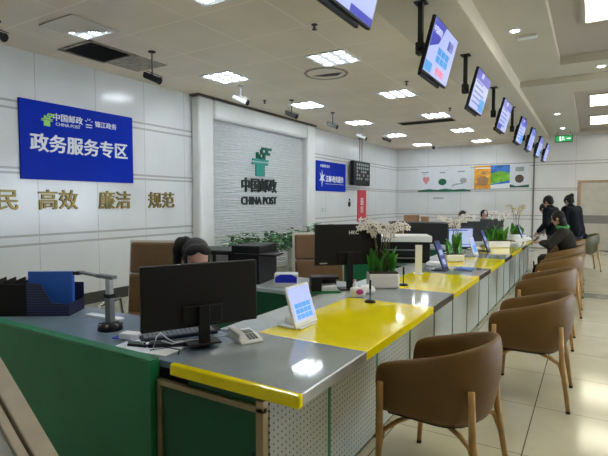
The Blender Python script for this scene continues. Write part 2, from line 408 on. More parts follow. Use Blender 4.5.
# vents, hatch, sprinklers
vg = thing('vent_grille', 'dark square vent grille in the ceiling above the blue sign', 'vent', (-5.74, 4.08, H))
f = MB()
for s_ in (-1, 1): f.bounds(s_*.31, s_*.35, -.35, .35, -.015, 0).bounds(-.35, .35, s_*.31, s_*.35, -.015, 0)
f.build('frame', 'stain', vg)
f = MB()
for k in range(13): f.box((0, -.29+k*.048, -.008), (.62, .03, .004), (R(35), 0, 0))
f.build('blades', 'grill', vg); MB().bounds(-.31, .31, -.31, .31, -.004, -.001).build('backing', 'blackm', vg)
tag(MB().bounds(-6.06, -5.4, 4.45, 5.0, H-.006, H).build('ceiling_patch', 'stain'), 'stained metal ceiling patch beside the vent grille', 'ceiling panel')
sv = thing('slot_diffuser', 'long dark slot diffuser in the far ceiling', 'vent', (-3.6, 11.85, H))
f = MB()
for s_ in (-1, 1): f.bounds(s_*.66, s_*.69, -.21, .21, -.012, 0).bounds(-.69, .69, s_*.18, s_*.21, -.012, 0)
f.build('frame', 'stain', sv); f = MB()
for k in range(7): f.box((0, -.15+k*.05, -.008), (1.32, .03, .004), (R(35), 0, 0))
f.build('blades', 'grill', sv); MB().bounds(-.66, .66, -.18, .18, -.004, -.001).build('backing', 'blackm', sv)
hh = thing('round_hatch', 'round ceiling hatch with a dark gap beside a bright ceiling light', 'ceiling hatch', (-3.62, 6.62, H))
MB().lathe([(.30, 0), (.31, -.012), (.34, -.012), (.35, 0)], seg=32).build('ring', 'stain', hh)
MB().lathe([(.0001, -.004), (.30, -.006), (.30, 0), (.0001, 0)], seg=32).build('cover', 'ceil', hh)
MB().prism([(-.24+.0, 0), (-.1, .12), (.12, .17), (.25, .05), (.1, .02)], .004, Matrix.Translation((0, 0, -.0105))).build('gap', 'blackm', hh)
def sprinkler(x, y, label):
    t = thing('sprinkler', label, 'sprinkler', (x, y, H), 0, 'ceiling sprinklers')
    MB().lathe([(.035, 0), (.035, -.008), (.012, -.012), (.012, -.05), (.03, -.055), (.03, -.06), (.001, -.06)]).build('head', 'grill', t, smooth=True)
sprinkler(-2.75, 4.75, 'dark sprinkler head left of the nearest hanging screen')
sprinkler(-2.7, 7.75, 'dark sprinkler head below the second hanging screen')
sprinkler(-5.6, 7.7, 'dark sprinkler head near the stone surround')
sprinkler(-2.65, 10.4, 'small dark sprinkler head near the third hanging screen')

# ------------------------------------------------------------------ security cameras
def cctv(loc, rz, m, label, drop=.24, L=.26):
    """bullet camera on a drop bracket; lens looks to local +x and down"""
    t = thing('security_camera', label, 'security camera', loc, rz, 'bullet cameras on ceiling brackets')
    MB().lathe([(.05, 0), (.05, -.012), (.03, -.02), (.001, -.02)]).build('ceiling_plate', 'lgrey' if m == 'white' else 'blackm', t)
    MB().rod((0, 0, -.01), (0, 0, -drop), .011).build('drop_rod', 'lgrey' if m == 'white' else 'grey', t)
    MB().rod((0, 0, -drop), (-.12, 0, -drop-.01), .012).rod((-.12, 0, -drop-.035), (-.12, 0, -drop+.04), .018).build('bracket', m, t)
    b_ = MB(); d = Vector((.92, 0, -.39)).normalized(); c = Vector((0, 0, -drop-.05))
    b_.rod(c-d*L*.5, c+d*L*.42, .042, seg=16); o = b_.build('body', m, t, smooth=False, bevel=.006)
    MB().rod(c+d*L*.42, c+d*L*.5, .046, .05, seg=16).build('lens_hood', 'black', t)
    MB().box(c+Vector((.04, 0, .048)), (L*.85, .09, .008), (0, R(23), 0)).build('sun_shield', m, t)
    return t
cctv((-5.25, 6.52, H), R(12), 'white', 'white bullet camera in front of the ribbed name wall top', .2, .3)
cctv((-5.13, 7.96, H), R(12), 'grey', 'dark bullet camera under the light above the name wall')
cctv((-5.05, 9.55, H), R(12), 'grey', 'dark bullet camera above the far end of the name wall')
cctv((-5.4, 11.9, H), R(12), 'white', 'white bullet camera above the small blue sign', .2, .3)
cctv((-5.3, 13.5, H), R(12), 'grey', 'grey bullet camera above the hanging display board', .1)
cctv((-5.1, 4.45, H), R(12), 'black', 'black bullet camera beside the vent grille', .3)
cctv((-5.72, 2.80, H), R(12), 'black', 'black bullet camera cut by the left edge of the view', .1)
dc = thing('dome_camera', 'small dark dome camera near the far left ceiling corner', 'security camera', (-4.95, 17.2, H))
MB().lathe([(.06, 0), (.06, -.04), (.05, -.05)]).build('base', 'grey', dc); MB().ball((0, 0, -.06), .05).build('dome', 'black', dc, smooth=True)

# ------------------------------------------------------------------ hanging screens
def make_tv():
    t = thing('hanging_screen', None, 'screen')
    MB().bounds(-.06, .06, -.06, .06, -.012, 0).build('ceiling_plate', 'blackm', t)
    MB().bounds(-.025, .025, -.025, .025, -.46, 0).build('pole', 'blackm', t, bevel=.004)
    br = MB().bounds(-.04, .04, -.045, .045, -.52, -.40).rod((0, -.09, -.47), (0, .09, -.47), .022).build('bracket', 'blackm', t, bevel=.006)
    a = R(15); W_, H_ = .86, .52
    hs = MB().bounds(-.02, .02, -W_/2, W_/2, -H_/2, H_/2).build('housing', 'black', t, bevel=.006, loc=(.15, .16, -.50), rot=(0, a, 0))
    MB().bounds(-.06, -.02, -.28, .28, -.2, .1).bounds(-.10, -.02, -.1, .1, -.1, .1).bounds(-.045, -.01, -.36, .3, -H_/2-.03, -H_/2+.03).build('back_cover', 'black', hs, bevel=.01)
    MB().bounds(.02, .023, -W_/2+.014, W_/2-.014, -H_/2+.02, H_/2-.014).build('screen', 'scr', hs)
    return t, hs
def tv_face(hs, kind):
    x = .0245
    if kind == 0:
        MB().bounds(.022, x, .06, .415, -.24, -.19).build('blue_band', 'scrb', hs); MB().bounds(.022, x, -.41, -.30, -.24, .24).build('side_band', 'scrb', hs)
        text('digit', '0', .19, 'scrb', hs, (x, .16, -.02), ON_LEFT, .0008, .008)
        MB().bounds(.022, x, -.28, -.1, -.22, -.15).build('cyan_band', 'scrc', hs)
    elif kind == 1:
        MB().prism([(-.415, -.02), (-.415, .245), (-.05, .245), (-.17, .06)], .0025, Matrix(((0, 0, 1, .0225), (1, 0, 0, 0), (0, 1, 0, 0), (0, 0, 0, 1)))).build('header', 'scrb', hs)
        text('title', '中国邮政', .07, 'scrw', hs, (x+.001, -.27, .15), ON_LEFT, .0005)
        text('subtitle', '服务', .10, 'scrd', hs, (x, .22, .12), ON_LEFT, .0005, .003)
        m_ = MB()
        for i in range(3):
            for j in range(2): m_.bounds(.022, x, -.14+i*.14, -.02+i*.14, -.10+j*.075, -.035+j*.075)
        m_.build('cyan_tiles', 'scrc', hs)
        text('red_line', '便民窗口', .075, 'scrr', hs, (x, .08, -.18), ON_LEFT, .0005, .002)
        MB().bounds(.022, x, -.41, -.2, -.23, -.14).build('blue_corner', 'scrc', hs)
    else:
        MB().bounds(.022, x, -.415, .415, .12, .245).build('header', 'scrb', hs)
        text('title', ['办理业务', '寄件', '暂停', '业务', '邮政', '服务', '办理'][kind % 7], .07, 'scrw', hs, (x+.001, -.1, .195), ON_LEFT, .0005)
        m_ = MB()
        for j in range(5): m_.bounds(.022, x, -.36, .05+(j*37 % 5)*.05, .09-j*.065, .108-j*.065)
        m_.build('text_lines', 'scrd', hs)
        if kind % 2 == 0: MB().bounds(.022, x, .1, .38, -.22, -.06).build('picture', 'scrc', hs)
        else: MB().bounds(.022, x, -.4, -.1, -.235, -.15).build('picture', 'scrb', hs)
tvy = [2.70, 4.8, 6.8, 8.95, 11.0, 12.7, 14.5, 16.3]
tvl = ['nearest hanging screen, cut by the top edge, showing a blue digit', 'hanging screen with blue corner title and cyan tiles, second from camera',
 'third hanging screen from the camera, lavender page with blue header', 'fourth hanging screen from the camera, hung in the middle of the row',
 'fifth hanging screen from the camera, beside the lobby cross beam', 'sixth hanging screen from the camera, small in the row',
 'seventh hanging screen from the camera, last but one', 'farthest hanging screen in front of the back wall']
for i, y in enumerate(tvy):
    t, hs = make_tv(); t.location = (-1.53+max(0, y-8.5)*.018, y, H); tag(t, tvl[i], 'screen', 'screens hung in a row over the counter'); tv_face(hs, i)

ex = thing('exit_sign', 'green lit exit sign hanging at the far ceiling', 'exit sign', (-.76, 16.4, 3.48))
MB().bounds(-.24, .24, -.02, .02, -.12, .09).build('housing', 'black', ex, bevel=.005)
MB().bounds(-.22, .22, -.026, -.02, -.10, .07).build('face', 'exitg', ex)
s_ = MB(); s_.ball((-.02, -.03, .04), (.014, .004, .014)).box((-.02, -.03, 0), (.02, .004, .05), (0, R(15), 0)).box((-.04, -.03, -.045), (.014, .004, .06), (0, R(35), 0)).box((.01, -.03, -.04), (.014, .004, .05), (0, R(-30), 0)).box((0, -.03, .012), (.06, .004, .01), (0, R(20), 0))
s_.bounds(-.11, -.07, -.031, -.028, -.075, .05).bounds(.08, .15, -.031, -.028, -.025, -.005)
s_.prism([(.14, -.045), (.14, .015), (.19, -.015)], .003, Matrix(((1, 0, 0, 0), (0, 0, -1, -.028), (0, 1, 0, 0), (0, 0, 0, 1))))
s_.build('running_figure_and_arrow', 'exitw', ex)
MB().rod((-.18, 0, .09), (-.18, 0, Z2-3.48), .006).rod((.18, 0, .09), (.18, 0, Z2-3.48), .006).build('hanger', 'grey', ex)

# ------------------------------------------------------------------ signs on the left wall
def emblem(parent, m, m2, loc, s, name='emblem', x=.006):
    """stepped winged emblem, facing +x, s = height"""
    o = MB(); P = Matrix(((0, 0, 1, 0), (1, 0, 0, 0), (0, 1, 0, 0), (0, 0, 0, 1)))
    def q(x0, y0, x1, y1, sh=.0): o.prism([(x0*s, y0*s), (x1*s, y0*s), ((x1+sh)*s, y1*s), ((x0+sh)*s, y1*s)], x, P)
    q(.06, .36, .60, .44, .02); q(.02, .20, .52, .28); q(-.06, .04, .26, .12)
    q(.0, .28, .12, .36); q(.30, .28, .42, .36); q(-.12, .12, .0, .20); q(.14, .12, .26, .20)
    q(-.22, .06, -.10, .26)
    ob = o.build(name, m, parent, loc=loc)
    o = MB()
    q(-.42, -.02, .44, .05); q(-.44, -.14, .40, -.06); q(-.24, -.50, .22, -.12)
    o.build(name+'_base', m2, parent, loc=loc); return ob
sg = thing('wall_sign', 'large royal blue wall sign with white Chinese lettering', 'sign', (XL, 4.315, 2.395))
MB().bounds(0, .03, -.9, .9, -.535, .535).build('board', 'sign', sg, bevel=.004)
text('main_lettering', '政务服务专区', .262, 'signw', sg, (.032, .01, -.05), ON_LEFT, .004, .008)
emblem(sg, 'lime', 'lime', (.031, -.53, .30), .19, x=.005)
text('small_lettering', '中国邮政', .115, 'signw', sg, (.032, -.22, .34), ON_LEFT, .003, .002)
text('latin_lettering', 'CHINA POST', .065, 'signw', sg, (.032, -.22, .25), ON_LEFT, .003)
text('second_lettering', '锦江政务', .095, 'signw', sg, (.032, .40, .33), ON_LEFT, .003, .002)
em = MB(); P = Matrix(((0, 0, 1, .031), (1, 0, 0, 0), (0, 1, 0, 0), (0, 0, 0, 1)))
for a0 in (25, 70, 110, 155):
    em.box((.034, .11+.05*math.cos(R(a0)), .34+.05*math.sin(R(a0))), (.004, .03, .008), (R(a0), 0, 0))
em.prism([(.05, .30), (.17, .30), (.15, .315), (.07, .315)], .004, P).bounds(.031, .034, .06, .16, .265, .278)
em.build('round_mark', 'signw', sg)
def wall_word(ch, y, w_, label):
    t = tag(text('wall_lettering', ch, .30, 'goldtext', None, (XL+.012, y, 1.56), ON_LEFT, .012, .006), label, 'lettering', 'gold wall lettering')
wall_word('民', 3.24, 1, 'gold Chinese character at the left edge of the wall')
wall_word('高效', 3.93, 2, 'pair of gold Chinese characters reading efficient, below the blue sign')
wall_word('廉洁', 4.87, 2, 'pair of gold Chinese characters below the right end of the blue sign')
wall_word('规范', 5.82, 2, 'pair of gold Chinese characters nearest the stone surround')
lg = thing('logo_sign', 'dark green emblem with lettering on the ribbed name wall', 'sign', (XL+.075, 8.62, 2.2))
emblem(lg, 'logo', 'teal', (.0, .02, .28), .70, x=.03)
text('chinese_lettering', '中国邮政', .33, 'lettering', lg, (.01, 0, -.30), ON_LEFT, .012, .012, sx=1.02)
text('latin_lettering', 'CHINA POST', .245, 'lettering', lg, (.01, 0, -.63), ON_LEFT, .012, .008, sx=.94)
ss = thing('wall_sign', 'small blue wall sign beyond the stone surround', 'sign', (XL, 12.2, 2.28))
MB().bounds(0, .03, -.9, .9, -.42, .42).build('board', 'sign', ss)
text('main_lettering', '江邮·政务服务', .20, 'signw', ss, (.032, .18, -.08), ON_LEFT, .003, .006, sx=.9)
text('small_lettering', '中国邮政 政务', .09, 'signw', ss, (.032, -.42, .28), ON_LEFT, .003)
em = MB(); P = Matrix(((0, 0, 1, .031), (1, 0, 0, 0), (0, 1, 0, 0), (0, 0, 0, 1)))
em.prism([(-.72, .1), (-.62, .0), (-.6, .18), (-.55, .02), (-.42, .06), (-.52, -.05), (-.42, -.14), (-.55, -.12), (-.6, -.3), (-.62, -.12), (-.74, -.14), (-.66, -.04)], .004, P)
em.build('splash_mark', 'signw', ss); MB().bounds(.031, .034, -.4, .75, -.215, -.205).build('underline', 'signw', ss)
rs = thing('notice_sign', 'narrow vertical red sign with white characters on the left wall', 'sign', (XL, 14.35, 1.42))
MB().bounds(0, .02, -.34, .34, -.52, .52).build('board', 'red', rs)
text('lettering', '服\n务', .26, 'signw', rs, (.022, 0, .0), ON_LEFT, .002)
db = thing('display_board', 'black display board hung on chains near the far left corner', 'display board', (-6.25, 13.85, H))
bd = MB().bounds(-.14, .0, -.62, .62, -1.50, -.74).build('housing', 'black', db, bevel=.02)
for i in range(5):
    for j in range(6):
        if random.random() < .75: MB().bounds(.0, .003, -.42+j*.16, -.42+j*.16+.10, -.88-i*.11, -.81-i*.11).build('digit', 'greyprint', db)
ch = MB()
for y in (-.05, .12):
    for k in range(12): ch.ball((-.07, y, -.04-k*.06), (.012, .012, .03), u=6, v=4)
ch.bounds(-.1, -.04, -.1, .18, -.02, 0).build('chain', 'grill', db)
tag(MB().ball((XL+.02, 13.4, 1.48), (.03, .07, .09)).ball((XL+.02, 13.4, 1.62), (.02, .03, .03)).build('wall_hook', 'black', smooth=True), 'small black object hanging on the wall left of the red sign', 'hook')
sw = thing('wall_switch', 'small grey plate on the wall below the small blue sign', 'switch', (XL, 11.75, 1.33))
MB().bounds(0, .012, -.09, .09, -.045, .045).build('plate', 'lgrey', sw, bevel=.004); MB().bounds(.012, .018, -.05, .05, -.02, .02).build('rocker', 'white', sw)

# posters on the back wall
def back_poster(name, x0, x1, z0, z1, m, label, group=None):
    t = thing(name, label, 'poster', ((x0+x1)/2, YB, (z0+z1)/2), 0, group)
    MB().bounds(-(x1-x0)/2, (x1-x0)/2, -.015, 0, -(z1-z0)/2, (z1-z0)/2).build('sheet', m, t); return t
PX = Matrix(((1, 0, 0, 0), (0, 0, -1, -.015), (0, 1, 0, 0), (0, 0, 0, 1)))
def disc(w_, h_, n=18, cx=0, cy=0): return [(cx+w_*math.cos(2*math.pi*k/n), cy+h_*math.sin(2*math.pi*k/n)) for k in range(n)]
G = 'white illustrated posters'
p1 = back_poster('wall_poster', -5.62, -5.02, 2.0, 2.82, 'poster', 'white poster with a rose heart emblem, leftmost on the back wall', G)
MB().prism([(0, -.2), (.12, -.05), (.11, .06), (.05, .09), (0, .05), (-.05, .09), (-.11, .06), (-.12, -.05)], .004, PX).build('heart', 'pink', p1)
MB().bounds(-.18, .1, -.02, -.015, .22, .27).bounds(-.12, .0, -.02, -.015, .15, .18).build('caption', 'greyprint', p1)
p2 = back_poster('wall_poster', -5.0, -4.42, 2.0, 2.82, 'poster', 'white poster with a dark green emblem, middle of three', G)
MB().prism(disc(.15, .12, cy=-.12), .004, PX).build('emblem', 'printdark', p2); MB().bounds(-.1, .1, -.02, -.015, .20, .25).build('caption', 'greyprint', p2)
p3 = back_poster('wall_poster', -4.40, -3.72, 2.0, 2.82, 'poster', 'white poster with a grey line drawing, rightmost of three', G)
MB().prism(disc(.12, .1, cx=.1, cy=-.08), .004, PX).prism([(-.3, -.32), (-.2, -.25), (.1, -.2), (.1, -.17), (-.22, -.2), (-.3, -.26)], .004, PX).build('drawing', 'greyprint', p3)
MB().bounds(-.1, .15, -.02, -.015, .22, .27).build('caption', 'greyprint', p3)
tag(MB().prism([(-5.62, 1.93), (-3.7, 1.93), (-3.7, 1.98), (-3.95, 2.02), (-4.3, 2.0), (-4.6, 2.04), (-4.9, 2.0), (-5.2, 2.03), (-5.62, 1.99)], .012, Matrix(((1, 0, 0, 0), (0, 0, -1, YB-.016), (0, 1, 0, 0), (0, 0, 0, 1)))).build('skyline_strip', 'printdark'), 'dark green skyline strip under the three white posters', 'wall decal')
p4 = back_poster('wall_poster', -3.58, -3.03, 2.02, 2.83, 'orange', 'orange poster on the back wall')
MB().prism([(-.2, -.3), (.15, -.3), (.22, -.05), (.05, .05), (-.15, -.02)], .004, PX).prism(disc(.08, .06, cy=.15, cx=.05), .004, PX).build('figures', 'card', p4)
MB().bounds(-.25, .25, -.02, -.015, .30, .34).build('headline', 'signw', p4)
p5 = back_poster('wall_poster', -3.03, -2.41, 2.02, 2.83, 'printblue', 'blue sky and green field poster beside the orange poster')
MB().prism([(-.31, -.25), (.31, -.12), (.31, .12), (0, .2), (-.31, .12)], .004, PX).build('field', 'printgreen', p5)
MB().prism([(-.31, -.405), (.31, -.405), (.31, -.22), (-.31, -.28)], .004, PX).build('white_foot', 'signw', p5)
p6 = back_poster('wall_poster', -2.41, -1.80, 2.02, 2.83, 'poster', 'white poster with dark figures, rightmost on the back wall')
MB().prism(disc(.14, .14, cy=-.08), .004, PX).build('figures', 'dwood', p6); MB().prism([(-.3, -.38), (.3, -.38), (.3, -.28), (-.1, -.33), (-.3, -.26)], .004, PX).build('green_foot', 'printdark', p6)
MB().bounds(-.13, .14, -.02, -.015, .17, .32).build('caption', 'greyprint', p6)
tag(MB().bounds(-5.05, -4.65, YB-.012, YB, 1.66, 1.73).build('small_plate', 'lgrey'), 'small grey plate on the back wall below the posters', 'plate')

# ------------------------------------------------------------------ service counter
CT = .78
cb = thing('service_counter', 'long service counter base of perforated panels and green strips', 'counter', (-1.36, 1.6, 0))
Y0, Y1 = 1.62, 11.8
MB().bounds(-.26, .175, 0, Y1-1.6, 0, .70).build('carcass', 'dgreen', cb)
MB().bounds(-.27, .15, .02, Y1-1.6, .70, .734).build('top_rail', 'blackm', cb)
yy = 2.07; k = 0; prev = 1.62
ys = [2.18+.66*i for i in range(15)]
edges_ = [1.62]+ys+[Y1]
for a_, b_ in zip(edges_, edges_[1:]):
    MB().bounds(.175, .192, a_-1.6+.012, b_-1.6-.012, .03, .715).build('perforated_panel', 'perf', cb)
for y in ys: MB().bounds(.175, .196, y-1.6-.012, y-1.6+.012, 0, .72).build('green_strip', 'dgreen' if y > 3 else 'green', cb)
ef = MB().bounds(-.46, -.435, -.02, .01, 0, .665).bounds(.155, .195, -.02, .02, 0, .70).bounds(-.46, .195, -.02, .01, .645, .672)
ef.build('brass_frame', 'gold', cb, bevel=.003)
MB().bounds(-.44, .16, -.004, .02, 0, .65).build('end_panel', 'dgreen', cb)
MB().rod((.13, -.008, .45), (.13, -.004, .45), .008).build('key_hole', 'blackm', cb)
tp = thing('countertop', 'long glossy countertop in alternating yellow and grey blue sections', 'countertop', (-1.31, 1.55, .735))
segs = [(1.58, 2.21, 'dark'), (2.21, 3.42, 'yellow'), (3.42, 4.02, 'dark'), (4.02, 5.08, 'yellow'), (5.08, 5.74, 'dark'), (5.74, 6.78, 'yellow'), (6.78, 7.45, 'dark'), (7.45, 8.65, 'yellow'), (8.65, 9.3, 'dark'), (9.3, 10.5, 'yellow'), (10.5, 11.8, 'dark')]
for a_, b_, m_ in segs:
    MB().bounds(-.35, .335, a_-1.55, b_-1.55, .0, .045).build('yellow_section' if m_ == 'yellow' else 'glass_section', m_, tp, bevel=.002)
    MB().bounds(.335, .345, a_-1.55, b_-1.55, -.004, .044).build('front_edge', 'yellow' if m_ == 'yellow' else ('steel' if a_ < 2 else 'blackedge'), tp, bevel=.002)
MB().bounds(-.385, .345, 0, .035, -.012, .046).build('end_lip', 'yellow', tp, bevel=.010, seg=3)
# pale inner desk strip behind the counter top
tag(MB().bounds(-1.95, -1.664, 2.2, 11.8, .735, .765).build('inner_worktop', 'whited', bevel=.003), 'pale grey staff worktop strip behind the yellow counter', 'worktop')
tag(MB().bounds(-1.90, -1.64, 2.2, 11.8, 0, .73).build('inner_pedestal', 'lgrey'), 'pale grey cabinet run under the staff worktop strip', 'cabinet')

# foreground end wall and return desks
ew = thing('green_end_wall', 'green laminate end wall closing the counter in the foreground', 'partition', (-1.83, 1.58, 0))
MB().bounds(-2.1, 0, -.03, .03, 0, .76).build('panel', 'green', ew)
MB().bounds(-2.1, .0, -.033, .033, .760, .775).build('top_rail', 'green', ew, bevel=.012, seg=3)
rd = thing('return_desk', 'blue grey return desk behind the green end wall', 'desk', (-2.65, 1.9, 0))
MB().bounds(-1.2, .97, -.28, .28, .72, .755).build('desktop', 'blueg', rd, bevel=.003)
MB().bounds(-1.18, -1.15, -.26, .24, 0, .72).bounds(.70, .73, -.26, .24, 0, .72).bounds(-.88, .7, -.26, -.24, .2, .72).build('frame', 'lgrey', rd)
def desk(y, x0, x1, label, group='return desks between stations'):
    t = thing('return_desk', label, 'desk', ((x0+x1)/2, y, 0), 0, group); w_ = (x1-x0)/2
    MB().bounds(-w_, w_, -.36, .36, .72, .755).build('desktop', 'whited', t, bevel=.003)
    MB().bounds(-w_, w_, -.37, -.34, 0, .72).build('green_front', 'dgreen', t)
    MB().bounds(-w_, -w_+.03, -.34, .34, 0, .72).bounds(w_-.4, w_, -.33, .34, 0, .72).build('pedestal', 'lgrey', t)
desk(3.85, -3.5, -1.96, 'return desk carrying the black printer behind the first station')
desk(6.2, -3.2, -1.96, 'return desk carrying the white topped printer')
desk(8.5, -3.2, -1.96, 'return desk at the fourth station')
gd = thing('green_divider', 'low green divider glimpsed under the second monitor', 'partition', (-2.6, 5.05, 0))
MB().bounds(-.6, .6, -.02, .02, 0, .88).build('panel', 'green', gd); MB().bounds(-.6, .6, -.025, .025, .88, .90).build('cap', 'whited', gd)

# ------------------------------------------------------------------ tub chairs
def make_tub(lm='brown'):
    t = thing('tub_chair', None, 'chair')
    n = 28; prof = []
    for i in range(n+1):
        u = i/n; L1, L2, L3 = .30, .86, .30; s_ = u*(L1+L2+L3)
        if s_ < L1: p = (-.27+s_, -.275); nrm = (0, -1); back = 0
        elif s_ < L1+L2:
            a_ = -math.pi/2+(s_-L1)/L2*math.pi; p = (.03+.265*math.cos(a_), .275*math.sin(a_)); nrm = (math.cos(a_), math.sin(a_)); back = math.cos(a_)
        else: p = (.03-(s_-L1-L2), .275); nrm = (0, 1); back = 0
        f_ = max(0, min(1, (p[0]+.27)/.56)); top = .70+.155*(f_**1.15)
        prof.append((Vector((*p, 0)), Vector((*nrm, 0)), top))
    mb = MB(); rings = []
    for k, (p, nr, top) in enumerate(prof):
        e = 0 if 1 < k < n-1 else (.03 if k in (0, n) else .008); th = .026 if 0 < k < n else .018
        bot = .40; ring = []
        for (off, z, ins) in ((th, bot+.03, .05), (th, bot+.15, .02), (th, (bot+top)/2+.05, 0), (th*.9, top-.03-e, 0), (0, top-e, 0), (-th*.9, top-.03-e, 0), (-th, (bot+top)/2, .0), (-th, bot+.05, .05), (0, bot, .06)):
            q = p+nr*(off-ins); ring.append(mb.bm.verts.new((q.x, q.y, z)))
        rings.append(ring)
    m_ = len(rings[0])
    for a_, b_ in zip(rings, rings[1:]):
        for j in range(m_): mb.bm.faces.new((a_[j], b_[j], b_[(j+1) % m_], a_[(j+1) % m_]))
    mb.bm.faces.new(rings[0]); mb.bm.faces.new(rings[-1][::-1])
    mb.build('backrest_shell', lm, t, smooth=True, subsurf=2)
    # seat cushion and under-pan
    poly = [(-.27, -.22), (.05, -.22)]+[(.05+.19*math.cos(a_), .22*math.sin(a_)) for a_ in [R(-75+15*i) for i in range(11)]]+[(.05, .22), (-.27, .22)]
    MB().prism(poly, .085, Matrix.Translation((0, 0, .395))).build('seat', lm, t, bevel=.022, seg=3, smooth=False)
    MB().prism([(x*.85, y*.85) for x, y in poly], .02, Matrix.Translation((0, 0, .378))).build('seat_pan', 'foot', t)
    for sy in (-1, 1):
        for (top, mid, foot, joint) in (((-.215, sy*.318, .60), (-.218, sy*.312, .36), (-.235, sy*.300, .018), (-.10, sy*.13, .375)),
                                 ((.235, sy*.235, .62), (.25, sy*.25, .37), (.30, sy*.285, .018), (.08, sy*.13, .375))):
            lg_ = MB().tube([top, mid, foot], [.017, .0195, .0145], 10).build('leg', 'oak', t, smooth=True)
            MB().tube([Vector(mid)*.55+Vector(foot)*.45, Vector(mid)*.9+Vector(joint)*.1+Vector((0, 0, -.03)), Vector(mid)*.5+Vector(joint)*.5+Vector((0, 0, -.004)), joint], [.012, .014, .014, .012], 8).build('brace', 'oak', lg_, smooth=True)
            MB().rod((foot[0], foot[1], 0), (foot[0], foot[1], .02), .0155).build('foot_cap', 'foot', lg_)
    return t
tub = make_tub()
spots = [(-.69, 2.60, R(-4), 'brown leather tub chair nearest the camera', None), (-.40, 4.17, 0, 'second brown leather tub chair from the camera', None),
 (-.42, 5.85, 0, 'third brown leather tub chair along the counter', None), (-.37, 7.5, 0, 'fourth brown leather tub chair, before the seated customer', None),
 (-.37, 9.05, 0, 'brown leather tub chair with the seated customer in the green collar', None), (-.38, 10.45, 0, 'brown leather tub chair just beyond the seated customer', None)]
for i, (x, y, a, lb, _) in enumerate(spots):
    if i == 0: tub.location = (x, y, 0); tub.rotation_euler.z = a; tag(tub, lb, 'chair', 'brown tub chairs along the counter')
    else: dup(tub, (x, y, 0), a, lb, 'brown tub chairs along the counter')
ch = dup(tub, (-.12, 12.5, 0), R(12), 'last tub chair, dark olive, with a black bag on its back', 'brown tub chairs along the counter')
for c_ in ch.children:
    if c_.name.startswith(('backrest', 'seat')):
        c_.data = c_.data.copy(); c_.data.materials[0] = M['olivel']
bg = thing('black_bag', 'small black bag lying over the farthest tub chair', 'bag', (-.16, 12.25, .70))
MB().ball((0, 0, .08), (.13, .08, .10)).ball((-.06, 0, .16), (.06, .05, .05)).build('pouch', 'navycoat', bg, smooth=True)
MB().tube([(-.1, 0, .1), (-.06, .02, .2), (.05, .02, .21), (.1, 0, .1)], .01).build('strap', 'black', bg, smooth=True)
bg = thing('black_backpack', 'black bag standing on the floor between counter and tub chairs', 'bag', (-.86, 10.1, 0.0))
MB().ball((0, 0, .16), (.08, .15, .19)).ball((.03, 0, .1), (.07, .11, .1)).build('pouch', 'navycoat', bg, smooth=True)
MB().tube([(-.05, -.05, .3), (-.06, -.03, .4), (-.06, .03, .4), (-.05, .05, .3)], .01).build('strap', 'black', bg, smooth=True)

# ------------------------------------------------------------------ executive chairs
def make_exec():
    """faces local -y"""
    t = thing('office_chair', None, 'chair')
    MB().bounds(-.28, .28, .0, .07, .50, .86).bounds(-.28, .28, .01, .08, .87, 1.16).build('back_cushion', 'tan', t, bevel=.022, seg=3, rot=(R(-6), 0, 0), loc=(0, .2, .02))
    MB().bounds(-.305, .305, .045, .085, .47, 1.185).build('back_frame', 'cream', t, bevel=.012, rot=(R(-6), 0, 0), loc=(0, .2, .02))
    MB().bounds(-.27, .27, -.28, .27, .42, .53).build('seat', 'tan', t, bevel=.03, seg=3)
    for s_ in (-1, 1):
        MB().tube([(s_*.30, .22, .45), (s_*.32, .20, .66), (s_*.32, -.12, .66), (s_*.30, -.2, .45)], .014).build('armrest', 'chrome', t, smooth=True)
    MB().rod((0, 0, .10), (0, 0, .42), .03).build('gas_column', 'black', t)
    b_ = MB()
    for k in range(5):
        a_ = R(72*k+18); b_.tube([(0, 0, .12), (.3*math.cos(a_), .3*math.sin(a_), .075)], [.025, .018])
    b_.build('star_base', 'chrome', t, smooth=True)
    for k in range(5):
        a_ = R(72*k+18); MB().rod((.3*math.cos(a_), .3*math.sin(a_)-.015, .03), (.3*math.cos(a_), .3*math.sin(a_)+.015, .03), .03).build('caster', 'black', t)
    return t
ec = make_exec(); ec.location = (-3.33, 2.74, -.0); ec.rotation_euler.z = R(22); tag(ec, 'tan leather high back office chair behind the bent staff woman', 'chair', 'tan office chairs')
dup(ec, (-2.50, 4.54, 0), R(40), 'tan leather office chair half hidden behind the second monitor', 'tan office chairs')
dup(ec, (-2.62, 6.95, 0), R(38), 'tan leather office chair seen through the orchid stems', 'tan office chairs')

# ------------------------------------------------------------------ monitors
def make_monitor(W_=.60, H_=.345, hgt=.13, base=True, name='computer_monitor'):
    """back faces local -y, screen faces +y, root on desk"""
    t = thing(name, None, 'monitor')
    MB().bounds(-W_/2, W_/2, -.012, .022, hgt, hgt+H_).build('back_shell', 'black', t, bevel=.006)
    MB().bounds(-.11, .11, -.024, -.01, hgt+.02, hgt+.12).build('rear_bulge', 'black', t, bevel=.008)
    MB().bounds(-W_/2+.01, W_/2-.01, .021, .024, hgt+.015, hgt+H_-.01).build('screen', 'scr', t)
    MB().bounds(-.03, .03, -.05, -.028, .01, hgt+.12).build('neck', 'black', t, bevel=.004)
    MB().bounds(-.09, .09, -.07, .07, 0, .012).build('base', 'black', t, bevel=.006)
    return t
m1 = make_monitor(.645, .345, .093); m1.location = (-1.80, 1.885, .781); m1.rotation_euler.z = R(61)
tag(m1, 'large black monitor seen from behind, nearest the camera', 'monitor', 'black monitors on the counter')
for c_ in m1.children:
    if c_.name.startswith('base'): pass
m2 = make_monitor(.62, .365, .22); m2.location = (-1.845, 3.80, .767); m2.rotation_euler.z = R(44)
tag(m2, 'black monitor with a white maker name on its back, beside the orchids', 'monitor', 'black monitors on the counter')
